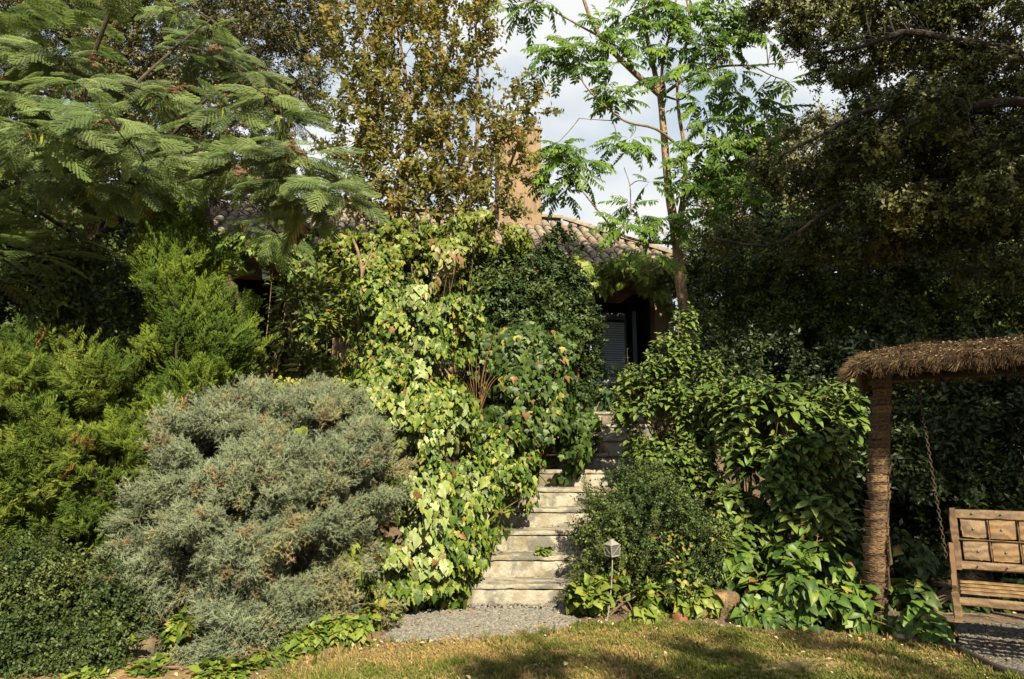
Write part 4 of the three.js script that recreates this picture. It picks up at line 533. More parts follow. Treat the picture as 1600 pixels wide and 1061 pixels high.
  leafyPlant('mixed_shrub', 'thin pale green leaves growing through the small leaved bush by the lantern', 'shrub', [1.3, 0, -6.5], [[1.521, 0.583, -6.35, 0.351, 0.351, 0.3], [1.148, 0.485, -6.25, 0.316, 0.287, 0.25], [0.772, 0.572, -6.45, 0.208, 0.297, 0.2], [1.839, 0.85, -6.6, 0.307, 0.307, 0.3], [1.586, 0.328, -6.2, 0.34, 0.198, 0.25]], 700, ovalLeaves, foliageM, 0.058, R, { palette: [[0.07, 0.125, 0.022], [0.11, 0.17, 0.03], [0.17, 0.2, 0.04], [0.22, 0.21, 0.05]], K: 60, lift: 0.7, hang: 0.3, outw: 0.7, jit: 0.8, crown: { rmin: 0.6 } });
  leafyPlant('ivy', 'clump of lime green leaves at the foot of the lantern bush', 'ivy', [0.9, 0, -6.2], [[0.704, 0.14, -6.2, 0.214, 0.158, 0.2], [1.025, 0.159, -6.1, 0.222, 0.166, 0.2], [1.352, 0.14, -6.2, 0.197, 0.169, 0.2], [1.078, 0.085, -5.95, 0.162, 0.097, 0.12], [1.607, 0.167, -6.2, 0.169, 0.169, 0.2]], 800, heartLeaves, foliageM, 0.085, R, { palette: [[0.15, 0.21, 0.03], [0.2, 0.24, 0.045], [0.1, 0.16, 0.025]], K: 110, stems: 6, lift: 0.7, hang: 0.35, outw: 0.8, jit: 0.9 });
  // creepers
  leafyPlant('virginia_creeper', 'hanging green creeper in the shade beside the upper steps', 'creeper', [0.2, 1.1, -8.5], [[0, 2.585, -8.2, 0.675, 0.437, 0.45], [0.404, 2.289, -8.4, 0.484, 0.484, 0.4], [0, 1.944, -8.1, 0.464, 0.464, 0.4], [0.388, 1.564, -8.2, 0.466, 0.31, 0.4], [-0.303, 1.558, -8, 0.379, 0.303, 0.35], [0.865, 1.579, -8.7, 0.313, 0.329, 0.3], [-0.491, 2.947, -8.4, 0.327, 0.327, 0.3], [0.676, 2.833, -8.7, 0.338, 0.338, 0.3], [0.552, 1.491, -8.35, 0.394, 0.355, 0.3], [0.312, 1.835, -8.2, 0.39, 0.39, 0.3], [0.858, 1.778, -8.6, 0.294, 0.294, 0.25]], 5600, creeperLeaves, foliageM, 0.082, R, { palette: [[0.035, 0.07, 0.013], [0.055, 0.1, 0.017], [0.085, 0.14, 0.024], [0.028, 0.055, 0.012]], jit: 0.6, K: 200, bark: barkRed });
  leafyPlant('virginia_creeper', 'light green creeper hanging along the roof eave above the doorway', 'creeper', [2.2, 2.0, -13.4], [[1.289, 5.084, -13, 0.58, 0.387, 0.35], [2.005, 5.099, -13.05, 0.582, 0.388, 0.35], [2.737, 5.128, -13.15, 0.587, 0.365, 0.35], [3.402, 5.142, -13.2, 0.523, 0.393, 0.35], [1.55, 4.712, -13.1, 0.387, 0.232, 0.2], [3.118, 4.604, -13.2, 0.26, 0.325, 0.2]], 3000, creeperLeaves, foliageM, 0.13, R, { palette: [[0.16, 0.23, 0.03], [0.21, 0.26, 0.04], [0.12, 0.18, 0.025]], stems: 0 });
  leafyPlant('virginia_creeper', 'green creeper over the eave at left behind the silk tree', 'creeper', [-4.6, 2.0, -12.4], [[-5.631, 5.291, -12, 0.599, 0.311, 0.3], [-4.792, 5.291, -12, 0.599, 0.359, 0.3], [-4.104, 5.261, -12.1, 0.603, 0.543, 0.35], [-3.796, 4.61, -12, 0.415, 0.475, 0.3], [-3.289, 5.357, -12.2, 0.609, 0.426, 0.3], [-2.454, 5.326, -12.3, 0.613, 0.429, 0.3]], 3200, creeperLeaves, foliageM, 0.12, R, { palette: [[0.1, 0.17, 0.025], [0.15, 0.21, 0.035], [0.07, 0.12, 0.02]], stems: 8, sr: 0.02 });
  leafyPlant('climbing_vine', 'yellow green vine draped over the foot of the coppery tree', 'vine', [-0.6, 2.0, -9.3], [[-0.737, 4.557, -9.2, 0.737, 0.323, 0.5], [-1.674, 4.495, -9.3, 0.744, 0.326, 0.5], [-0.094, 4.558, -9.4, 0.329, 0.263, 0.3], [-0.885, 4.035, -8.9, 0.531, 0.398, 0.3], [-1.913, 3.937, -9.2, 0.456, 0.456, 0.4], [-0.543, 4.629, -9, 0.362, 0.181, 0.3], [-2.433, 4.284, -9.4, 0.468, 0.468, 0.4]], 3800, creeperLeaves, foliageM, 0.076, R, { palette: [[0.12, 0.17, 0.02], [0.17, 0.22, 0.03], [0.19, 0.2, 0.04], [0.08, 0.13, 0.02], [0.14, 0.18, 0.03]], jit: 0.65, crown: { carve: 1.4 } });
  leafyPlant('climbing_vine', 'tuft of pinkish cream leaves low on the coppery tree', 'vine', [-0.9, 2.0, -8.8], [[-1.041, 3.752, -8.4, 0.233, 0.266, 0.2], [-0.93, 3.956, -8.5, 0.338, 0.186, 0.2], [-1.146, 3.469, -8.3, 0.147, 0.164, 0.15]], 230, ovalLeaves, foliageM, 0.11, R, { palette: [[0.27, 0.28, 0.11], [0.32, 0.22, 0.12], [0.24, 0.26, 0.09], [0.3, 0.27, 0.14]], stems: 4 });
  leafyPlant('laurel_shrub', 'laurel with long pointed yellow green leaves left of the brown stem', 'shrub', [-2.3, 1.2, -8.6], [[-2.517, 3.093, -8.3, 0.528, 0.568, 0.5], [-2.15, 2.746, -8.2, 0.438, 0.478, 0.4], [-2.842, 3.392, -8.5, 0.376, 0.376, 0.4], [-2.369, 2.345, -8.2, 0.474, 0.316, 0.4], [-3.18, 2.9, -8.6, 0.335, 0.335, 0.3], [-2.173, 3.392, -8.5, 0.293, 0.501, 0.3]], 2300, lanceLeaves, glossyM, 0.13, R, { palette: [[0.13, 0.17, 0.03], [0.18, 0.21, 0.04], [0.08, 0.12, 0.025]], hang: 0.15, outw: 0.7, lift: 0.7, jit: 0.5, crown: { rmin: 0.55 } });
  leafyPlant('yellow_shrub', 'low yellow leaved shrub peeping over the back of the juniper', 'shrub', [-2.8, 0.8, -7.6], [[-2.741, 2.233, -7.3, 0.351, 0.176, 0.3], [-2.386, 2.162, -7.3, 0.351, 0.175, 0.3], [-1.934, 2.081, -7.2, 0.276, 0.173, 0.3], [-2.935, 2.403, -7.5, 0.181, 0.13, 0.2]], 900, ovalLeaves, foliageM, 0.055, R, { palette: [[0.26, 0.28, 0.03], [0.2, 0.24, 0.025], [0.3, 0.29, 0.05]], stems: 8, lift: 0.7, hang: 0.4 });
}
// shrubs with upright shoots and opposite leaves
function shootShrub(name, label, base, lobes, n, R, o) {
  const P = plant(name, label, 'shrub', base), pts = crown(lobes, n, R, { rmin: 0.6, noise: 0.4, freq: 1.6, carve: 1, back: 0.3 }), items = [], st = [], b = A(base);
  for (const q of pts) {
    const dir = V(q.n.x, Math.max(q.n.y, -0.05), q.n.z).multiplyScalar(0.75).add(V(0, o.up ?? 0.8, 0)).add(rdir(R).multiplyScalar(0.35)).normalize(), n2 = Math.floor(R.r(3, 6)), l = o.L * R.r(0.8, 1.15), gap = o.L * 0.42;
    let rot = R() * 6.28; const c0 = R.pick(o.palette), u = V(1, 0, 0).cross(dir).normalize(), w = dir.clone().cross(u);
    st.push([[q.p.clone().addScaledVector(dir, -n2 * gap - 0.1), q.p], 0.004, 0.0025]);
    for (let k = 0; k < n2; k++) { const p = q.p.clone().addScaledVector(dir, -k * gap); for (const s of [0, Math.PI]) { const e = u.clone().multiplyScalar(Math.cos(rot + s)).addScaledVector(w, Math.sin(rot + s)), tip = e.clone().addScaledVector(dir, k === 0 ? 1.1 : 0.3).add(V(0, -0.05 - 0.06 * k, 0.1)), sc = l * (k === 0 ? 0.5 : Math.min(1, 0.7 + 0.15 * k)) * R.r(0.85, 1.15); items.push({ m: frame(p, tip, V(0.1, 0.9, 0.4).addScaledVector(dir, 0.3).add(rdir(R).multiplyScalar(0.35)), sc), c: col(...(R() < 0.8 ? c0 : R.pick(o.palette))), v: Math.floor(R() * 9), front: q.f > 0.1 ? 1 : 0.3 }); } rot += 1.571 + R.s(0.25); }
  }
  for (const [at, h] of o.spires ?? []) { const tp = A(at), bt = tp.clone().add(V(R.s(0.05), -h - 0.25, 0)); st.push([[bt, tp], 0.006, 0.003]); for (let k = 0; k < 9; k++) { const p = tp.clone().lerp(bt, k * 0.09), rot = k * 1.571 + R.s(0.3); for (const s of [0, Math.PI]) { const e = V(Math.cos(rot + s), 0.5 - 0.04 * k, Math.sin(rot + s)); items.push({ m: frame(p, e, V(0, 1, 0.2), o.L * (0.3 + 0.07 * k)), c: col(...R.pick(o.palette)).multiplyScalar(1.15), v: k, front: 1 }); } } }
  leavesOf(P, ovalLeaves, o.mat ?? foliageM, items, o.K ?? 0);
  for (let k = 0; k < 26; k++) { const q = pts[Math.floor(R() * pts.length)].p; st.push([[b.clone().add(V(R.s(0.35), 0, R.s(0.2))), b.clone().lerp(q, 0.5).add(V(0, 0.1, 0)), q], 0.012, 0.004]); }
  merged(P, 'stems', st, bark(1.2, 1.15, 0.7)); return P;
}
{
  const R = RNG(57), GRN = [[0.075, 0.13, 0.025], [0.1, 0.165, 0.03], [0.13, 0.19, 0.035], [0.055, 0.1, 0.02], [0.15, 0.2, 0.045]];
  shootShrub('broadleaf_shrub', 'big broad leaved green shrub between the steps and the swing', [2.5, 0, -7.2], [[2.73, 1.726, -7, 0.699, 0.499, 0.5], [3.064, 1.461, -6.9, 0.489, 0.522, 0.5], [2.46, 1.205, -6.9, 0.518, 0.486, 0.45], [2.868, 0.903, -6.7, 0.468, 0.436, 0.4], [2.405, 1.874, -7.2, 0.412, 0.412, 0.4], [3.505, 1.874, -7.2, 0.309, 0.412, 0.4], [2.267, 0.713, -6.8, 0.378, 0.315, 0.35]], 560, R, { L: 0.145, palette: GRN, K: 300, spires: [[[2.62, 2.365, -7], 0.35], [[2.211, 2.195, -7], 0.3], [[2.75, 2.083, -6.9], 0.25], [[2.931, 2.116, -6.9], 0.25], [[3.244, 2.049, -6.9], 0.2], [[2.422, 2.127, -7], 0.2], [[3.114, 2.195, -7], 0.2]] });
  shootShrub('broadleaf_shrub', 'tall fine leaved shrub overhanging the right side of the steps', [1.9, 0.9, -8.0], [[1.858, 2.554, -8, 0.426, 0.542, 0.4], [1.659, 1.928, -7.9, 0.452, 0.528, 0.45], [2.058, 1.913, -7.7, 0.404, 0.514, 0.4], [1.649, 1.405, -7.6, 0.358, 0.358, 0.4], [2.021, 1.334, -7.4, 0.348, 0.418, 0.35], [2.187, 3.157, -8.6, 0.294, 0.336, 0.3], [1.494, 2.289, -8.4, 0.226, 0.323, 0.3], [2.286, 2.384, -7.9, 0.267, 0.305, 0.3], [1.453, 1.061, -7.4, 0.277, 0.242, 0.3]], 760, R, { L: 0.105, palette: GRN, K: 240, up: 1.0, spires: [[[1.45, 2.722, -8.3], 0.4], [[1.986, 2.808, -8.1], 0.3], [[2.143, 2.672, -8], 0.3], [[1.808, 2.688, -8.1], 0.3], [[1.667, 2.585, -8.2], 0.3], [[2.294, 2.538, -7.9], 0.2], [[1.336, 2.411, -8.4], 0.2]] });
  // dark evergreen by the doorway
  const gs = [0, 1].map(() => leafSpray(R, { len: 0.2, n: 14, side: 2, L: 0.06, Wd: 0.024, open: 0.9, seg: 3 }));
  const P = plant('evergreen_shrub', 'dark glossy evergreen with a pointed top left of the shuttered doorway', 'shrub', [0.95, 1.9, -10.2]), pts = crown([[0.792, 4.537, -10.2, 0.223, 0.325, 0.2], [0.804, 3.909, -10.2, 0.452, 0.502, 0.4], [0.886, 3.276, -10.1, 0.473, 0.541, 0.45], [0.818, 2.57, -10, 0.433, 0.481, 0.4], [0.506, 3.83, -10.3, 0.405, 0.506, 0.4], [0.664, 2.271, -9.9, 0.379, 0.332, 0.3], [0.144, 3.98, -9.7, 0.432, 0.479, 0.35], [-0.28, 3.54, -9.5, 0.466, 0.466, 0.35], [0.272, 3.214, -9.3, 0.409, 0.363, 0.3]], 2300, R, { noise: 0.3, gap: -0.3, back: 0.4 });
  scatter(P, 'foliage', gs, glossyM, sprayItems(pts, R, [[0.03, 0.06, 0.018], [0.05, 0.09, 0.025], [0.08, 0.12, 0.035]], { up: 0.9 })); merged(P, 'stems', [0, 1, 2, 3, 4].map((k) => [[V(0.95 + k * 0.06, 1.8, -10.1), V(1.0 + R.s(0.15), 2.8, -10.15), V(1.0 + R.s(0.3), 3.8, -10.2)], 0.025, 0.008]), barkRed);
  // bare reddish stems fanning from the bank
  const B = plant('bare_shrub', 'fan of bare reddish stems rising from the ivy bank', 'shrub', [-0.5, 1.0, -8.0]), lm = [[[[-0.414, 1.891, -7.9], [-0.547, 2.231, -7.9], [-0.659, 2.352, -7.95]], 0.007, 0.003], [[[-0.407, 1.891, -7.9], [-0.516, 2.231, -7.9], [-0.606, 2.422, -7.95]], 0.007, 0.003], [[[-0.377, 1.891, -7.9], [-0.486, 2.231, -7.9], [-0.515, 2.492, -7.95]], 0.007, 0.003], [[[-0.437, 1.891, -7.9], [-0.456, 2.231, -7.9], [-0.5, 2.562, -7.95]], 0.007, 0.003], [[[-0.414, 1.891, -7.9], [-0.425, 2.231, -7.9], [-0.424, 2.632, -7.95]], 0.007, 0.003], [[[-0.347, 1.891, -7.9], [-0.395, 2.231, -7.9], [-0.371, 2.702, -7.95]], 0.007, 0.003], [[[-0.362, 1.891, -7.9], [-0.364, 2.231, -7.9], [-0.316, 2.632, -7.95]], 0.007, 0.003], [[[-0.377, 1.891, -7.9], [-0.334, 2.231, -7.9], [-0.269, 2.562, -7.95]], 0.007, 0.003], [[[-0.377, 1.891, -7.9], [-0.304, 2.231, -7.9], [-0.169, 2.492, -7.95]], 0.007, 0.003], [[[-0.392, 1.891, -7.9], [-0.273, 2.231, -7.9], [-0.115, 2.422, -7.95]], 0.007, 0.003], [[[-0.377, 1.891, -7.9], [-0.243, 2.231, -7.9], [-0.13, 2.352, -7.95]], 0.007, 0.003]]; lm.push([[[-0.36, 2.22, -7.8], [-0.302, 2.523, -7.8], [-0.191, 2.84, -7.85]], 0.009, 0.005]); limbs(B, 'stem', lm, barkRed);
  leavesOf(B, creeperLeaves, foliageM, [[-0.612, 2.538, -7.9], [-0.551, 2.562, -7.9], [-0.49, 2.608, -7.9], [-0.429, 2.647, -7.9], [-0.367, 2.523, -7.9], [-0.306, 2.585, -7.9], [-0.245, 2.546, -7.9], [-0.183, 2.515, -7.9]].map((q) => ({ m: frame(A(q), V(R.s(), -1, 0.2), V(0, 0.4, 1), 0.08), c: col(0.1, 0.16, 0.03) })), 8);
}
// ---------------------------------------------------------------- trees
{ // silk tree on the left
  const R = RNG(61), P = plant('silk_tree', 'silk tree with feathery fronds, pods and dried blooms arching over the left side', 'tree', [-4.9, 0.2, -7.4]);
  const fr = [0, 1, 2].map(() => mimosaFrond(R)), MIM = [[0.15, 0.225, 0.07], [0.2, 0.28, 0.09], [0.25, 0.325, 0.11], [0.105, 0.17, 0.055]];
  limbs(P, 'trunk', [[[[-4.9, 0, -7.4], [-4.8, 1.6, -7.3], [-4.957, 3.051, -7.1], [-4.551, 3.639, -6.9]], 0.11, 0.08]], barkBlack);
  const T0 = [-4.551, 3.639, -6.9], tips = [], bl = [[[T0, [-3.986, 3.925, -6.7], [-3.361, 4.055, -6.5], [-2.88, 4.039, -6.3], [-2.591, 4.13, -6.2]], 0.035, 0.012], [[T0, [-3.97, 4.311, -6.6], [-3.407, 4.749, -6.4], [-3.087, 5.015, -6.3], [-2.784, 5.027, -6.2]], 0.035, 0.012], [[T0, [-4.592, 4.455, -6.6], [-4.965, 5.293, -6.4], [-5.144, 5.67, -6.3]], 0.03, 0.01], [[T0, [-3.52, 3.929, -6.2], [-2.531, 4.058, -5.9], [-1.932, 4.123, -5.9], [-1.585, 3.91, -6]], 0.03, 0.01], [[T0, [-4.37, 5.078, -6.8], [-4.072, 6.343, -7.4], [-3.809, 6.837, -7.6]], 0.03, 0.01], [[T0, [-4.626, 3.73, -6.2], [-5.062, 4.058, -5.9]], 0.03, 0.012], [[[-3.407, 4.749, -6.4], [-3.579, 4.965, -6.4], [-3.675, 5.059, -6.35]], 0.02, 0.01], [[T0, [-4.6, 5.2, -6.6], [-3.9, 6.3, -6]], 0.03, 0.02], [[T0, [-5.9, 5.0, -6], [-6.6, 6.0, -5.5]], 0.03, 0.02]];
  limbs(P, 'branch', bl, barkDark);
  // [x, y, depth, spread, fronds]
  const cl = [[[-3.489, 4.249, -5.3], 40, 4], [[-3.705, 4.077, -5.2], 45, 4], [[-3.894, 3.996, -5.1], 45, 4], [[-3.814, 4.61, -5.4], 40, 4], [[-3.309, 4.093, -5.4], 40, 4], [[-4.197, 4.135, -5.2], 45, 4], [[-3.154, 3.963, -5.5], 35, 3], [[-4.812, 5.287, -6], 60, 9], [[-4.534, 5.318, -6.1], 50, 8], [[-4.797, 4.78, -5.9], 55, 9], [[-4.424, 4.703, -6], 60, 9], [[-4.217, 5.098, -6.2], 50, 7], [[-4.408, 4.203, -5.8], 60, 10], [[-4.662, 3.997, -5.7], 50, 8], [[-4.052, 4.187, -5.9], 60, 9], [[-3.679, 4.09, -5.9], 50, 8], [[-3.909, 4.589, -6.1], 50, 7], [[-3.518, 4.453, -6.1], 45, 7], [[-4.324, 7.047, -7.7], 45, 7], [[-3.848, 6.773, -7.7], 45, 8], [[-4.063, 6.411, -7.7], 40, 6], [[-3.575, 6.411, -7.7], 45, 8], [[-3.272, 6.144, -7.7], 40, 7], [[-3.912, 6.546, -7.7], 40, 6], [[-3.884, 5.22, -6.4], 45, 7], [[-3.546, 5.015, -6.3], 45, 6], [[-2.876, 4.837, -6.3], 50, 8], [[-2.496, 5.015, -6.3], 40, 7], [[-2.318, 4.802, -6.3], 30, 5], [[-3.397, 4.675, -6.75], 50, 9], [[-2.554, 4.107, -5.8], 50, 9], [[-3.719, 4.416, -6.75], 50, 8], [[-2.303, 4.252, -5.9], 45, 7], [[-1.994, 4.155, -5.9], 45, 8], [[-2.064, 3.855, -5.8], 40, 7], [[-1.738, 3.866, -5.9], 45, 8], [[-1.579, 3.781, -6], 35, 6], [[-2.965, 4.063, -6.2], 45, 6], [[-1.94, 3.717, -6], 40, 6], [[-3.825, 3.811, -5.7], 50, 6], [[-4.288, 3.811, -5.7], 50, 5], [[-3.536, 3.866, -5.9], 40, 5], [[-2.896, 4.005, -7.2], 40, 4], [[-2.595, 3.816, -7.2], 35, 4]];
  const items = [], pods = [], fl = [];
  for (const [at, s, n] of cl) {
    const c = A(at); tips.push(c);
    for (let k = 0; k < n * 2.5; k++) {
      const a = R() * 6.283, off = V(Math.cos(a), R.s(0.3), Math.sin(a) * 0.9), p = c.clone().add(off.clone().multiplyScalar(s * 0.0052 * R() * 0.6)), dir = V(off.x * 1.2 + 0.1, off.y * 0.5 + R.r(-0.75, 0.12), off.z * 0.5 + 0.25);
      items.push({ m: frame(p, dir, V(0.15 + R.s(0.4), 0.75, 0.9 + R.s(0.6)), R.r(0.24, 0.46)), c: tone(R, R.s(0.5), MIM), v: k });
    }
    for (let k = 0; k < 1; k++) if (R() < 0.8) for (let j = 0; j < 4; j++) pods.push({ m: frame(c.clone().add(V(R.s(0.15), -0.06, 0.1 + R.s(0.1))), V(R.s(0.3), -1, R.s(0.3)), rdir(R), R.r(0.09, 0.14)), c: R() < 0.7 ? col(0.3, 0.34, 0.04) : col(0.38, 0.3, 0.12), v: j });
  }
  // crown going on above and beyond the picture
  for (let k = 0; k < 14; k++) { const c = V(R.r(-7, -3), R.r(5.6, 6.6), R.r(-7, -5.5)); if (R() < 0.5) c.x -= 1; for (let j = 0; j < 9; j++) { const a = R() * 6.283, off = V(Math.cos(a), R.s(0.25), Math.sin(a)); items.push({ m: frame(c.clone().addScaledVector(off, 0.12), off, V(0, 1, 0), R.r(0.35, 0.5)), c: tone(R, R.s(0.5), MIM), v: j }); } }
  for (let k = 0; k < 40; k++) { const c = V(R.r(-7.5, -4.2), R.r(3.0, 4.4), R.r(-6.6, -5)); for (let j = 0; j < 7; j++) { const a = R() * 6.283, off = V(Math.cos(a), R.s(0.25), Math.sin(a)); items.push({ m: frame(c.clone().addScaledVector(off, 0.12), off, V(0, 1, 0), R.r(0.35, 0.5)), c: tone(R, R.s(0.5), MIM), v: j }); } }
  scatter(P, 'fronds', fr, thinM, items);
  scatter(P, 'pods', [oneLeaf((g, m) => g.leaf(m, 1, 0.17, { n: 6, fold: 0.1, curl: 0.15 }))], thinM, pods);
  const fg = (() => { const g = new GB(); for (let k = 0; k < 60; k++) { const d = rdir(R); d.y = Math.abs(d.y) * 0.6 - 0.5; g.needle(V(R.s(0.01), R.s(0.02), R.s(0.01)), d.multiplyScalar(R.r(0.03, 0.06)), 0.0035, col(1, 1, 1).multiplyScalar(R.r(0.6, 1.3))); } return g.build(); })();
  for (const at of [[-4.004, 4.502, -5.7], [-3.808, 4.433, -5.75], [-3.293, 4.942, -6], [-3.026, 5.456, -6.2], [-2.018, 4.122, -5.7], [-3.197, 4.921, -6], [-3.757, 4.247, -5.7], [-2.455, 3.858, -5.6], [-1.961, 4.153, -5.7], [-4.329, 4.227, -5.6], [-4.14, 5.218, -6], [-2.423, 3.803, -5.9], [-2.965, 5.002, -6.1]]) for (let k = 0; k < 3; k++) fl.push({ m: frame(A(at).add(V(R.s(0.05), R.s(0.06), 0)), V(R.s(0.3), 1, R.s(0.3)), rdir(R), R.r(0.9, 1.5)), c: col(0.42, 0.27, 0.18).multiplyScalar(R.r(0.7, 1.1)), v: 0 });
  scatter(P, 'dried_blooms', [fg], matteM, fl);
  const tw = tips.map((c) => { let best = null, bd = 1e9; for (const [pts] of bl) for (const q of pts) { const v = A(q), e = v.distanceTo(c); if (e < bd) { bd = e; best = v; } } return [[best, best.clone().lerp(c, 0.5).add(V(0, 0.06, 0)), c], 0.012, 0.005]; }); merged(P, 'twigs', tw, barkDark);
}
{ // hanging dry frond cluster, brown
  const R = RNG(62), c = [-2.167, 3.673, -6.4], P = plant('dead_frond', 'brown withered frond bunch hanging below the silk tree', 'dead leaves', c), l = []; for (let k = 0; k < 40; k++) l.push({ m: frame(A(c).add(V(R.s(0.05), R.s(0.12) + 0.05, R.s(0.05))), V(R.s(0.25), -1, R.s(0.25)), rdir(R), R.r(0.08, 0.2)), c: R() < 0.5 ? col(0.16, 0.07, 0.035) : col(0.3, 0.14, 0.07), v: k }); scatter(P, 'withered_leaves', lanceLeaves, matteM, l); add('stalk', limb([V(0, 0.1, 0), V(-0.03, 0.25, 0), V(-0.12, 0.4, 0)], 0.012, 0.01), barkDark, P);
}
function broadTree(name, label, base, lobes, n, R, gs, mat, cs, limbsList, o = {}) {
  const P = plant(name, label, 'tree', base), pts = crown(lobes, n, R, { rmin: o.rmin ?? 0.45, noise: 0.5, freq: 1.1, gap: o.gap ?? -0.12, open: true, back: 0.6, ...(o.crown ?? {}) });
  const it = sprayItems(pts, R, cs, { out: 0.7, up: o.up ?? 0.3, jit: 0.8, s: o.s ?? 1, spread: 0.25, bias: o.bias }); if (o.mark) it.forEach((q) => o.mark(q)); scatter(P, 'crown', gs, mat, it);
  limbs(P, 'trunk', limbsList.slice(0, 1), o.bark ?? barkDark); if (limbsList.length > 1) limbs(P, 'limb', limbsList.slice(1), o.bark ?? barkDark);
  const nodes = limbsList.slice(o.from ?? 0).flatMap(([pts2]) => { const c = new THREE.CatmullRomCurve3(pts2.map((p) => (p.isVector3 ? p : A(p)))); return c.getPoints(14).slice(3); }), tw = [];
  for (let k = 0; k < (o.twigs ?? 150); k++) { const q = pts[Math.floor(R() * pts.length)].p; let best = nodes[0], bd = 1e9; for (const v of nodes) { const e = v.distanceTo(q) * R.r(0.7, 1.5); if (e < bd) { bd = e; best = v; } } bd = best.distanceTo(q); if (bd < 1.25) tw.push([[best, best.clone().lerp(q, 0.5).add(rdir(R).multiplyScalar(0.1 * bd)), q], Math.min(0.012, 0.005 + 0.004 * bd), 0.0025]); }
  merged(P, 'twigs', tw, o.bark ?? barkDark); return P;
}
const oakSprays = (R, L0) => [0, 1, 2].map(() => leafSpray(R, { len: 0.26, n: 13, side: 4, L: L0, Wd: L0 * 0.5, open: 0.9, twigR: 0.003, seg: 2 }));
{ // holm oak behind on the left
  const R = RNG(63);
  broadTree('holm_oak', 'brownish green oak behind the silk tree at upper left', [-4.3, 2, -12.6], [[-4.495, 8.991, -11.5, 0.911, 1.336, 1.1], [-4.759, 7.546, -11.5, 0.714, 0.833, 0.9], [-6.256, 9.467, -11.8, 1.376, 1.251, 1.2], [-7.874, 9.465, -12, 1.397, 1.27, 1.2], [-6.727, 7.841, -11.8, 1.101, 0.856, 1], [-9.452, 9.889, -12, 1.405, 1.15, 1.2], [-3.959, 9.741, -11.6, 0.346, 0.742, 0.6], [-5.763, 11.17, -11.8, 1.921, 0.768, 1.3], [-4.161, 6.118, -11.4, 0.636, 0.462, 0.6], [-10.819, 8.769, -12, 1.51, 2.013, 1.2], [-5.321, 6.578, -11.6, 0.71, 0.473, 0.7]], 6200, R, oakSprays(R, 0.058), foliageM, [[0.055, 0.065, 0.02], [0.095, 0.1, 0.03], [0.14, 0.125, 0.045], [0.16, 0.14, 0.065]], [[[[-4.3, 1.8, -12.6], [-6.139, 7.02, -12], [-6.235, 9.606, -12]], 0.2, 0.07], [[[-6.149, 7.417, -12], [-5.152, 8.583, -11.7], [-4.445, 9.603, -11.6]], 0.08, 0.02], [[[-6.126, 7.152, -12], [-7.255, 8.358, -12], [-8.653, 9.606, -12]], 0.08, 0.02]], { from: 1, gap: -0.16 });
}
{ // coppery tree in the middle
  const R = RNG(64), gs = [0, 1, 2].map(() => leafSpray(R, { len: 0.34, n: 11, side: 1, L: 0.085, Wd: 0.044, open: 0.8, twigR: 0.003, seg: 3, tint: col(1.3, 0.9, 0.7), tintP: 0.05 }));
  const st = [[[[-1.598, 2.801, -9.6], [-2.294, 4.347, -9.6], [-2.184, 6.304, -9.4], [-2.491, 9.098, -9.6]], 0.05, 0.012], [[[-1.468, 2.801, -9.6], [-1.72, 4.347, -9.6], [-1.592, 6.625, -9.6], [-2.084, 9.334, -9.6]], 0.05, 0.012], [[[-1.319, 2.801, -9.6], [-1.147, 4.347, -9.6], [-1.113, 6.516, -9.8], [-1.25, 9.334, -9.6]], 0.05, 0.012], [[[-1.226, 2.801, -9.6], [-0.765, 4.347, -9.6], [-0.532, 6.096, -9.4], [-0.624, 9.216, -9.6]], 0.05, 0.012], [[[-1.189, 2.801, -9.6], [-0.573, 4.347, -9.6], [0, 5.88, -9.6], [0.35, 6.95, -9.6]], 0.05, 0.012]];
  broadTree('copper_tree', 'slender many stemmed tree with coppery olive leaves in front of the chimney', [-1.25, 1.6, -9.6], [[-2.443, 7.948, -9.6, 0.56, 1.018, 0.6], [-2.379, 6.41, -9.6, 0.496, 0.892, 0.6], [-1.629, 7.948, -9.6, 0.611, 1.12, 0.7], [-1.577, 6.091, -9.6, 0.641, 0.986, 0.7], [-0.862, 7.724, -9.6, 0.608, 1.115, 0.7], [-0.787, 5.986, -9.6, 0.541, 0.886, 0.6], [-2.044, 5.36, -9.6, 0.584, 0.584, 0.6], [-1.056, 5.115, -9.5, 0.672, 0.432, 0.6], [-0.019, 5.885, -9.5, 0.292, 0.535, 0.3], [0.198, 6.73, -9.5, 0.277, 0.296, 0.25], [-0.336, 5.115, -9.5, 0.288, 0.384, 0.3], [-1.667, 9.334, -9.6, 1.25, 0.625, 0.8]], 1650, R, gs, thinM, [[0.12, 0.14, 0.03], [0.19, 0.19, 0.04], [0.22, 0.2, 0.05], [0.24, 0.19, 0.06]], st, { bark: barkTan, gap: 0.0, up: 0.7, rmin: 0.3, twigs: 160, crown: { freq: 1.7, noise: 0.4 }, mark: (q) => { if (R() < 0.004) q.c = col(0.26, 0.13, 0.05); } });
  const B = plant('leaning_stem', 'brown curved bare stem rising out of the laurel under the coppery tree', 'stem', [-1.884, 3.01, -8.1]); limbs(B, 'stem', [[[[-1.879, 2.889, -8.1], [-1.896, 3.294, -8.1], [-1.889, 3.638, -8.15], [-1.961, 3.948, -8.2], [-2.059, 4.153, -8.3]], 0.028, 0.018], [[[-1.889, 3.638, -8.15], [-1.835, 3.863, -8.2], [-1.745, 4.197, -8.3]], 0.014, 0.008]], barkTan);
}
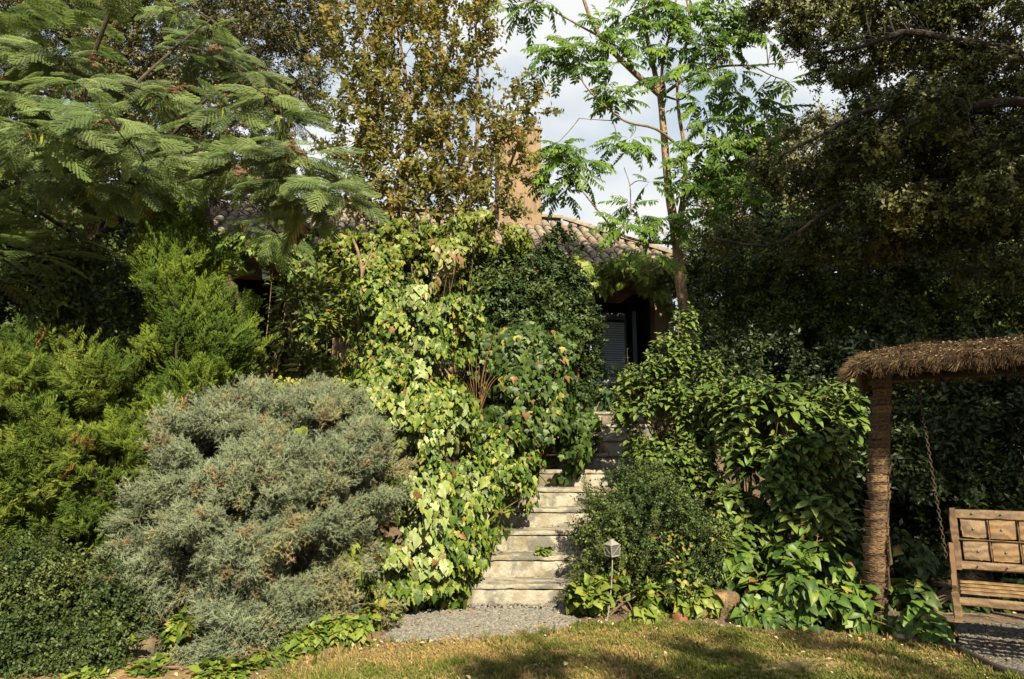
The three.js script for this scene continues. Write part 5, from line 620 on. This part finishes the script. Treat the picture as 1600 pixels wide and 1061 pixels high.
{ // walnut like tree with feather leaves, in front of the house at right
  const R = RNG(65), P = plant('tree_of_heaven', 'young tree with pale trunk and long feather leaves in front of the house', 'tree', [2.846, 3.268, -10.6]);
  const TR = [[2.86, 3.111, -10.6], [2.804, 3.69, -10.6], [2.737, 4.321, -10.55], [2.69, 4.937, -10.5], [2.602, 5.852, -10.5], [2.568, 6.829, -10.5], [2.529, 7.502, -10.5]];
  limbs(P, 'trunk', [[TR, 0.1, 0.048]], barkPale);
  const br = [[[[2.529, 7.502, -10.5], [2.002, 7.856, -10.3], [1.619, 8.219, -10.2], [1.41, 8.543, -10.2], [1.153, 9.336, -10.2]], 0.055, 0.025], [[[1.536, 8.363, -10.2], [1.129, 8.532, -10.1], [0.755, 8.772, -10.1], [0.375, 8.938, -10]], 0.022, 0.008], [[[2.528, 7.478, -10.5], [2.454, 8.144, -10.6], [2.369, 8.96, -10.7], [2.365, 9.939, -10.8]], 0.05, 0.025], [[[2.553, 7.538, -10.5], [2.585, 8.076, -10.4], [2.741, 8.675, -10.3], [2.889, 9.54, -10.3]], 0.03, 0.015], [[[2.693, 5.014, -10.5], [2.799, 5.655, -10.3], [2.823, 6.277, -10.2], [2.754, 7.072, -10.2], [2.785, 7.769, -10.2], [2.986, 8.472, -10.1], [2.899, 9.38, -10.1]], 0.042, 0.014], [[[2.805, 6.333, -10.2], [2.323, 6.6, -10], [1.823, 6.68, -9.9], [1.477, 6.901, -9.8], [1.178, 7.235, -9.8], [1.01, 7.573, -9.8]], 0.026, 0.008], [[[2.584, 7.502, -10.5], [3.054, 7.8, -10.4], [3.552, 7.904, -10.3], [4.077, 7.863, -10.2], [4.725, 7.922, -10.2]], 0.032, 0.008], [[[4.024, 7.863, -10.2], [4.29, 7.613, -10.1], [4.527, 7.52, -10.1]], 0.014, 0.007], [[[2.717, 5.069, -10.5], [2.896, 5.613, -10.2], [3.271, 6.005, -10], [3.844, 5.936, -9.9], [4.235, 5.753, -9.9]], 0.028, 0.008], [[[2.686, 4.85, -10.5], [2.091, 4.781, -10.2], [1.683, 4.838, -10], [1.334, 5.13, -9.8], [1.015, 5.507, -9.7]], 0.03, 0.009], [[[2.594, 7.478, -10.5], [2.843, 7.303, -10.3], [3.095, 7.535, -10.2], [3.479, 7.874, -10]], 0.02, 0.007], [[[1.864, 5.155, -10], [1.85, 5.593, -9.9], [1.769, 5.893, -9.9]], 0.01, 0.005], [[[2.69, 4.937, -10.5], [2.487, 4.349, -10.1], [1.963, 4.187, -9.9]], 0.014, 0.006], [[[1.071, 6.708, -9.85], [1.326, 6.686, -9.85], [1.66, 6.691, -9.9]], 0.005, 0.008]];
  limbs(P, 'branch', br, barkGrey);
  const gs = [pinnate(R, 8, 0.1), pinnate(R, 7, 0.108), pinnate(R, 9, 0.095)], it = [], tips = [];
  const cl = [[[0.74, 8.049, -10], 5], [[1.047, 7.982, -9.9], 6], [[0.684, 7.758, -10], 5], [[1.325, 8.225, -10], 5], [[1.093, 7.637, -9.9], 5], [[1.507, 8.592, -10.1], 5], [[-0.214, 8.842, -10], 4], [[0.214, 8.758, -10], 5], [[0.536, 8.938, -10], 5], [[1.943, 8.931, -10.4], 6], [[2.358, 9.13, -10.5], 6], [[2.717, 8.664, -10.2], 7], [[3.103, 8.785, -10.2], 7], [[3.539, 8.785, -10.2], 7], [[3.909, 8.603, -10.2], 6], [[3.235, 8.183, -10.2], 7], [[3.667, 8.183, -10.2], 6], [[2.723, 8.251, -10.3], 5], [[2.178, 8.251, -10.3], 5], [[1.717, 7.887, -10.2], 4], [[1.567, 7.299, -10], 5], [[1.77, 7.128, -10], 6], [[1.886, 6.404, -9.9], 5], [[1.628, 6.295, -9.9], 5], [[3.1, 7.129, -10.1], 6], [[3.207, 6.734, -10], 6], [[3.685, 7.244, -10.1], 5], [[3.905, 7.128, -10], 6], [[4.043, 6.846, -10], 6], [[3.081, 6.29, -10], 7], [[2.913, 6.016, -10], 6], [[3.355, 6.24, -9.9], 7], [[3.664, 6.295, -9.9], 7], [[4.016, 6.24, -9.9], 5], [[3.047, 5.636, -10], 6], [[3.375, 5.7, -9.9], 6], [[2.775, 5.788, -10.1], 5], [[3.674, 5.646, -9.9], 5], [[0.698, 6.194, -9.7], 5], [[0.894, 5.981, -9.7], 6], [[1.141, 5.928, -9.7], 5], [[0.679, 5.762, -9.8], 5], [[1.038, 5.716, -9.7], 4], [[0.795, 5.444, -9.8], 4], [[1.919, 5.314, -10], 4], [[2.011, 5.049, -10], 5], [[2.387, 5.086, -10.1], 5], [[1.74, 4.939, -9.9], 4], [[2.869, 5.07, -10.2], 4], [[3.126, 5.208, -10], 5], [[3.507, 5.38, -9.9], 4], [[2.164, 5.646, -9.9], 2], [[4.544, 7.474, -10.1], 4], [[4.302, 6.846, -10], 4], [[2.238, 9.431, -10.4], 6], [[2.856, 9.336, -10.2], 6], [[3.515, 9.336, -10.2], 6], [[2.1, 4.461, -9.8], 3], [[4.326, 8.363, -10.2], 5], [[4.146, 8.907, -10.2], 5], [[1.729, 8.303, -10.2], 4], [[2.539, 9.104, -10.3], 5], [[3.109, 8.353, -10.1], 5], [[3.595, 8.413, -10.1], 5], [[2.969, 8.943, -10.2], 5], [[3.675, 7.62, -10], 5], [[3.301, 7.505, -10], 5], [[2.976, 7.823, -10.1], 4], [[2.214, 8.746, -10.4], 4], [[3.681, 6.57, -9.9], 5], [[3.289, 5.969, -9.9], 5], [[2.513, 7.652, -10.2], 4]];
  for (const a of cl) { const c = A(a[0]); tips.push(c); for (let k = 0; k < a[1] * 2.3; k++) { const an = R() * 6.283, off = V(Math.cos(an), R.r(-0.7, 0.35), 0.6 * Math.sin(an) + 0.15); it.push({ m: frame(c.clone().addScaledVector(off, 0.06), off, V(0.1, 0.8, 0.7).add(rdir(R).multiplyScalar(0.5)), R.r(0.28, 0.5)), c: tone(R, R.s(0.5), [[0.06, 0.135, 0.018], [0.1, 0.2, 0.026], [0.17, 0.27, 0.04]]), v: k }); } }
  scatter(P, 'fronds', gs, thinM, it);
  const nodes = br.flatMap(([p]) => new THREE.CatmullRomCurve3(p.map(A)).getPoints(12)), tw = tips.map((c) => { let best = nodes[0], bd = 1e9; for (const v of nodes) { const e = v.distanceTo(c); if (e < bd) { bd = e; best = v; } } return [[best, best.clone().lerp(c, 0.5).add(V(R.s(0.05), 0.03, R.s(0.05))), c], 0.009, 0.005]; }); merged(P, 'twigs', tw, barkGrey);
}
{ // dark holm oak filling the right side, its crown reaching over the garden
  const R = RNG(66), gs = oakSprays(R, 0.06);
  const TB = [7.6, 0, -6.6];
  broadTree('holm_oak', 'dark spreading oak with heavy limbs over the upper right', TB, [[6.383, 7.258, -8.6, 1.04, 0.438, 0.7], [5.503, 7.563, -8.6, 0.78, 0.33, 0.6], [4.621, 7.429, -8.7, 0.61, 0.333, 0.5], [4.085, 7.834, -8.9, 0.542, 0.266, 0.4], [4.732, 6.694, -8.5, 0.509, 0.25, 0.4], [6.484, 6.036, -8.2, 0.648, 0.41, 0.6], [5.819, 6.377, -8.3, 0.573, 0.347, 0.5], [5.854, 5.048, -7.5, 0.539, 0.347, 0.4], [4.986, 5.409, -7.4, 0.537, 0.215, 0.3], [4.262, 5.062, -7.7, 0.395, 0.174, 0.25], [5.313, 4.396, -7.5, 0.607, 0.19, 0.3], [4.606, 4.356, -7.6, 0.461, 0.169, 0.25], [5.153, 5.814, -8.3, 0.73, 0.309, 0.5], [3.821, 5.358, -8.7, 0.462, 0.284, 0.4], [5.925, 5.451, -8.5, 0.906, 0.349, 0.6], [4.979, 5.032, -8.6, 0.908, 0.349, 0.6], [6.216, 4.724, -8.3, 0.714, 0.336, 0.6], [5.53, 4.482, -8.6, 0.985, 0.346, 0.6], [4.633, 4.405, -8.9, 0.927, 0.321, 0.5], [3.223, 4.509, -9.2, 0.433, 0.221, 0.3], [6.363, 3.937, -8.3, 0.628, 0.397, 0.5], [6.124, 8.183, -8.6, 1.587, 0.297, 0.8]], 4300, R, gs, glossyM, [[0.042, 0.062, 0.016], [0.075, 0.098, 0.024], [0.115, 0.135, 0.038], [0.16, 0.165, 0.06]],
    [[[TB, [7.4, 1.8, -6.7], [7.1, 3.4, -6.9], [6.7, 5, -7.2]], 0.3, 0.16], [[[7.3, 3.2, -6.8], [6.624, 5.563, -7.6], [6.17, 5.708, -7.6], [5.724, 5.668, -7.65], [5.376, 5.819, -7.7], [4.975, 5.819, -7.7], [4.617, 5.718, -7.8], [4.353, 5.658, -7.85], [4.078, 5.491, -7.9], [3.485, 5.208, -8]], 0.11, 0.015], [[[7.2, 2.8, -6.9], [6.649, 4.644, -7.8], [6.151, 4.771, -7.8], [5.741, 4.708, -7.85], [5.316, 4.754, -7.8], [4.973, 4.713, -7.9], [4.599, 4.717, -7.95], [4.333, 4.618, -8], [3.915, 4.4, -8.1], [3.613, 4.179, -8.2], [3.315, 4.075, -8.3], [2.753, 4.265, -8.6]], 0.085, 0.01], [[[6.9, 4.4, -7.0], [6.579, 6.432, -7.8], [5.858, 6.728, -7.9], [5.12, 6.868, -7.9], [4.682, 6.682, -7.9], [4.139, 6.638, -8]], 0.1, 0.02], [[[5.057, 5.836, -7.7], [4.625, 5.532, -7.7], [4.238, 5.111, -7.8], [3.946, 4.901, -7.9]], 0.05, 0.015], [[[4.975, 4.73, -7.9], [4.784, 4.433, -7.9], [4.409, 4.135, -8]], 0.04, 0.012]], { from: 1, gap: 0.07, twigs: 600, bark: barkBlack, crown: { freq: 1.8, noise: 0.4 } });
  // the rest of its crown, over the garden to the right of the picture
  const P = scene.children.filter((c) => c.name.startsWith('holm_oak')).pop(), up = crown([[6.2, 8.6, -4.0, 2.2, 0.8, 1.6], [4.6, 8.4, -4.4, 1.3, 0.6, 1.2], [8.2, 6.2, -3.5, 2.4, 1.2, 2.2], [7.8, 6.0, -0.8, 1.6, 1.0, 1.8], [9.0, 5.4, -0.8, 2.2, 1.2, 2], [7.8, 7.2, -5, 2.2, 1.0, 2.0], [4.0, 5.6, 2.6, 0.9, 0.4, 0.4], [2.6, 5.6, 2.6, 0.6, 0.4, 0.3]], 3200, R, { rmin: 0.4, noise: 0.5, freq: 1.3, gap: 0.06, open: true, back: 1 });
  scatter(P, 'crown', gs, glossyM, sprayItems(up, R, [[0.04, 0.05, 0.022], [0.07, 0.08, 0.03]], { s: 1.5 }));
  limbs(P, 'limb', [[[[6.8, 4.6, -7.1], [7.6, 5.6, -5], [8, 6, -3], [7.4, 6, -0.8], [6, 6.2, 0.6]], 0.14, 0.03], [[[6.7, 5, -7.2], [6.4, 7, -5.8], [6, 8.5, -4.4]], 0.12, 0.03]], barkBlack);
}
{ // darker growth on the terrace
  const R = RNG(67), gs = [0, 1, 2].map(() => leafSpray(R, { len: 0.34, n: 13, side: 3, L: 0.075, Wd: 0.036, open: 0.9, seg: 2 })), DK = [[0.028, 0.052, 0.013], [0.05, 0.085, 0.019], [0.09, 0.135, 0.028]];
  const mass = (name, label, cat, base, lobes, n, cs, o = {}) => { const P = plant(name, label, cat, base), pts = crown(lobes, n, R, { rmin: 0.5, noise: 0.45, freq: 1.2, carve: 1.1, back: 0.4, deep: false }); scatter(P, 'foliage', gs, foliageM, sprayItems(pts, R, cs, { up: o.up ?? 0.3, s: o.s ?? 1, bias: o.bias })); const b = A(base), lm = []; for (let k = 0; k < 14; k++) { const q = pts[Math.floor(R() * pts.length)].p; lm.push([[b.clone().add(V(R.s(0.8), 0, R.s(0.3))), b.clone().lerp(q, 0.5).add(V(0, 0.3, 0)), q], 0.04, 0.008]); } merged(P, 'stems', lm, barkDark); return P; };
  mass('climber_hedge', 'tall dark hedge draped with hanging climbers right of the pale trunk', 'hedge', [4.6, 2, -11.4], [[3.875, 4.391, -11.2, 0.775, 0.775, 0.7], [3.431, 3.45, -11, 0.643, 0.643, 0.6], [4.769, 4.506, -11.2, 0.998, 0.887, 0.8], [4.602, 3.341, -11, 0.963, 0.642, 0.7], [5.872, 4.336, -11, 1.087, 0.979, 0.8], [5.769, 3.198, -10.8, 0.944, 0.629, 0.7], [6.94, 4.281, -10.8, 1.068, 1.068, 0.8], [6.692, 3.163, -10.6, 0.927, 0.618, 0.7], [8.069, 4.227, -10.6, 1.048, 1.153, 0.8], [9.047, 4.172, -10.4, 1.131, 1.542, 0.8]], 4600, [[0.04, 0.07, 0.016], [0.075, 0.12, 0.024], [0.13, 0.18, 0.04]], { bias: V(0, -0.5, 0.2) });
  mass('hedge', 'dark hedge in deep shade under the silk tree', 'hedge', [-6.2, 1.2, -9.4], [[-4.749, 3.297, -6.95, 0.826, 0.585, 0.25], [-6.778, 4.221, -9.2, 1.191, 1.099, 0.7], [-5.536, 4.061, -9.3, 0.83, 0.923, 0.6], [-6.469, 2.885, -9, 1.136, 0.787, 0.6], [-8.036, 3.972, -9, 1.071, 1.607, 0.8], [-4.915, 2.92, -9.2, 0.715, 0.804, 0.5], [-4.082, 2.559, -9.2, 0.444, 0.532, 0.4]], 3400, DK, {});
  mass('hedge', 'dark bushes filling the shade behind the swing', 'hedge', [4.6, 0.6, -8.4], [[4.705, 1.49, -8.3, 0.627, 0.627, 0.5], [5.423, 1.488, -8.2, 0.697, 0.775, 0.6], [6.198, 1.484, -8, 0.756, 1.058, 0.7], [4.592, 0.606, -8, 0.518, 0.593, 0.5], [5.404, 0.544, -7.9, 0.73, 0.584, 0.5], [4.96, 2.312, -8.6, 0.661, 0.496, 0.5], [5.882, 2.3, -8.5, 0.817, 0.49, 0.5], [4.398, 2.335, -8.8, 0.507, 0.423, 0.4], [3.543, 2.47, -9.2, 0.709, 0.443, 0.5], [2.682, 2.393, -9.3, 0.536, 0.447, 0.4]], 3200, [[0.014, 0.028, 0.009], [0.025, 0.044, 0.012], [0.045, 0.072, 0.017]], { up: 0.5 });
  mass('hedge', 'green bushes at the back of the bank behind the ivy', 'hedge', [-1, 1.8, -10], [[-2.309, 3.61, -9.8, 0.673, 0.577, 0.5], [-1.539, 3.61, -9.8, 0.673, 0.577, 0.5], [-0.577, 3.61, -9.8, 0.673, 0.577, 0.5], [0.191, 3.218, -9.8, 0.573, 0.573, 0.5], [-0.363, 2.678, -9.4, 0.727, 0.545, 0.4]], 1700, [[0.035, 0.065, 0.016], [0.06, 0.095, 0.02], [0.09, 0.13, 0.03]], { up: 0.4 });
  mass('tree', 'distant green tree showing between the oak and the house', 'tree', [5.6, 2, -19], [[5.98, 7.711, -16, 1.131, 1.131, 1.5], [7.489, 8.398, -16, 1.465, 1.302, 1.5], [9.606, 8.398, -16, 1.791, 1.465, 1.5], [11.982, 7.882, -16, 1.943, 1.619, 1.5], [5.116, 6.698, -16, 0.959, 0.64, 1]], 2300, [[0.11, 0.12, 0.05], [0.16, 0.16, 0.075], [0.22, 0.2, 0.11]], { s: 1.5 });
  mass('tree', 'dark tree beyond the house at far left', 'tree', [-11, 2, -15], [[-12.643, 7.422, -14.5, 2.352, 2.499, 1.5], [-10.203, 7.548, -14.8, 1.801, 1.801, 1.3], [-11.543, 4.591, -14, 2.199, 1.649, 1.2], [-15.046, 7.212, -14, 2.271, 3.548, 1.5]], 1900, DK, { s: 1.7 });
  mass('tree', 'dark tree standing behind the climber draped hedge', 'tree', [6, 2, -15.5], [[4.99, 4.854, -14.5, 1.568, 1.568, 1], [6.868, 5.148, -14.5, 1.717, 1.717, 1], [8.871, 5.148, -14.5, 1.86, 1.86, 1], [11.181, 5.296, -14.5, 2.007, 2.15, 1.2], [6.119, 3.754, -14, 2.176, 0.816, 1], [9.485, 3.479, -14, 2.168, 0.949, 1]], 2600, DK, { s: 1.5 });
  mass('tree', 'dark tree closing the garden beyond the right edge', 'tree', [13, 1, -12], [[12.897, 5.151, -13, 2.064, 2.579, 1.5], [14.21, 4.488, -12, 2.368, 2.96, 1.5]], 1500, DK, { s: 1.7 });
}
{ // twiggy plants on the top landing and around the doorway
  const R = RNG(68);
  leafyPlant('creeping_plant', 'dark ivy leaves on the landing above the top step', 'ivy', [1.5, 2.05, -10.8], [[1.295, 2.319, -10.4, 0.299, 0.219, 0.2], [1.704, 2.255, -10.8, 0.258, 0.145, 0.2], [2.065, 2.255, -10.8, 0.31, 0.207, 0.25], [1.616, 2.666, -11.2, 0.323, 0.215, 0.25]], 420, ivyLeaves, foliageM, 0.08, R, { palette: [[0.05, 0.1, 0.03], [0.035, 0.07, 0.025]], stems: 4 });
  leafyPlant('weeds', 'small green weeds sprouting at the back of the second tread', 'weed', [0.25, 0.4, -6.95], [[0.02, 0.44, -6.93, 0.12, 0.035, 0.04], [0.3, 0.45, -6.94, 0.13, 0.05, 0.05], [-0.2, 0.43, -6.93, 0.06, 0.03, 0.03]], 70, heartLeaves, foliageM, 0.04, R, { palette: [[0.14, 0.2, 0.03], [0.1, 0.16, 0.025]], stems: 0, lift: 0.9, hang: 0.2, outw: 0.7, crown: { rmin: 0.2 } });
}
{ const seen = new Set(); scene.traverse((o) => { if (o.isMesh && !o.material.vertexColors && !seen.has(o.material)) { seen.add(o.material); o.material.color.multiplyScalar(0.77); } }); }
scene.traverse((o) => { if (o.isMesh) { o.castShadow = true; o.receiveShadow = true; } });
renderer.render(scene, camera);
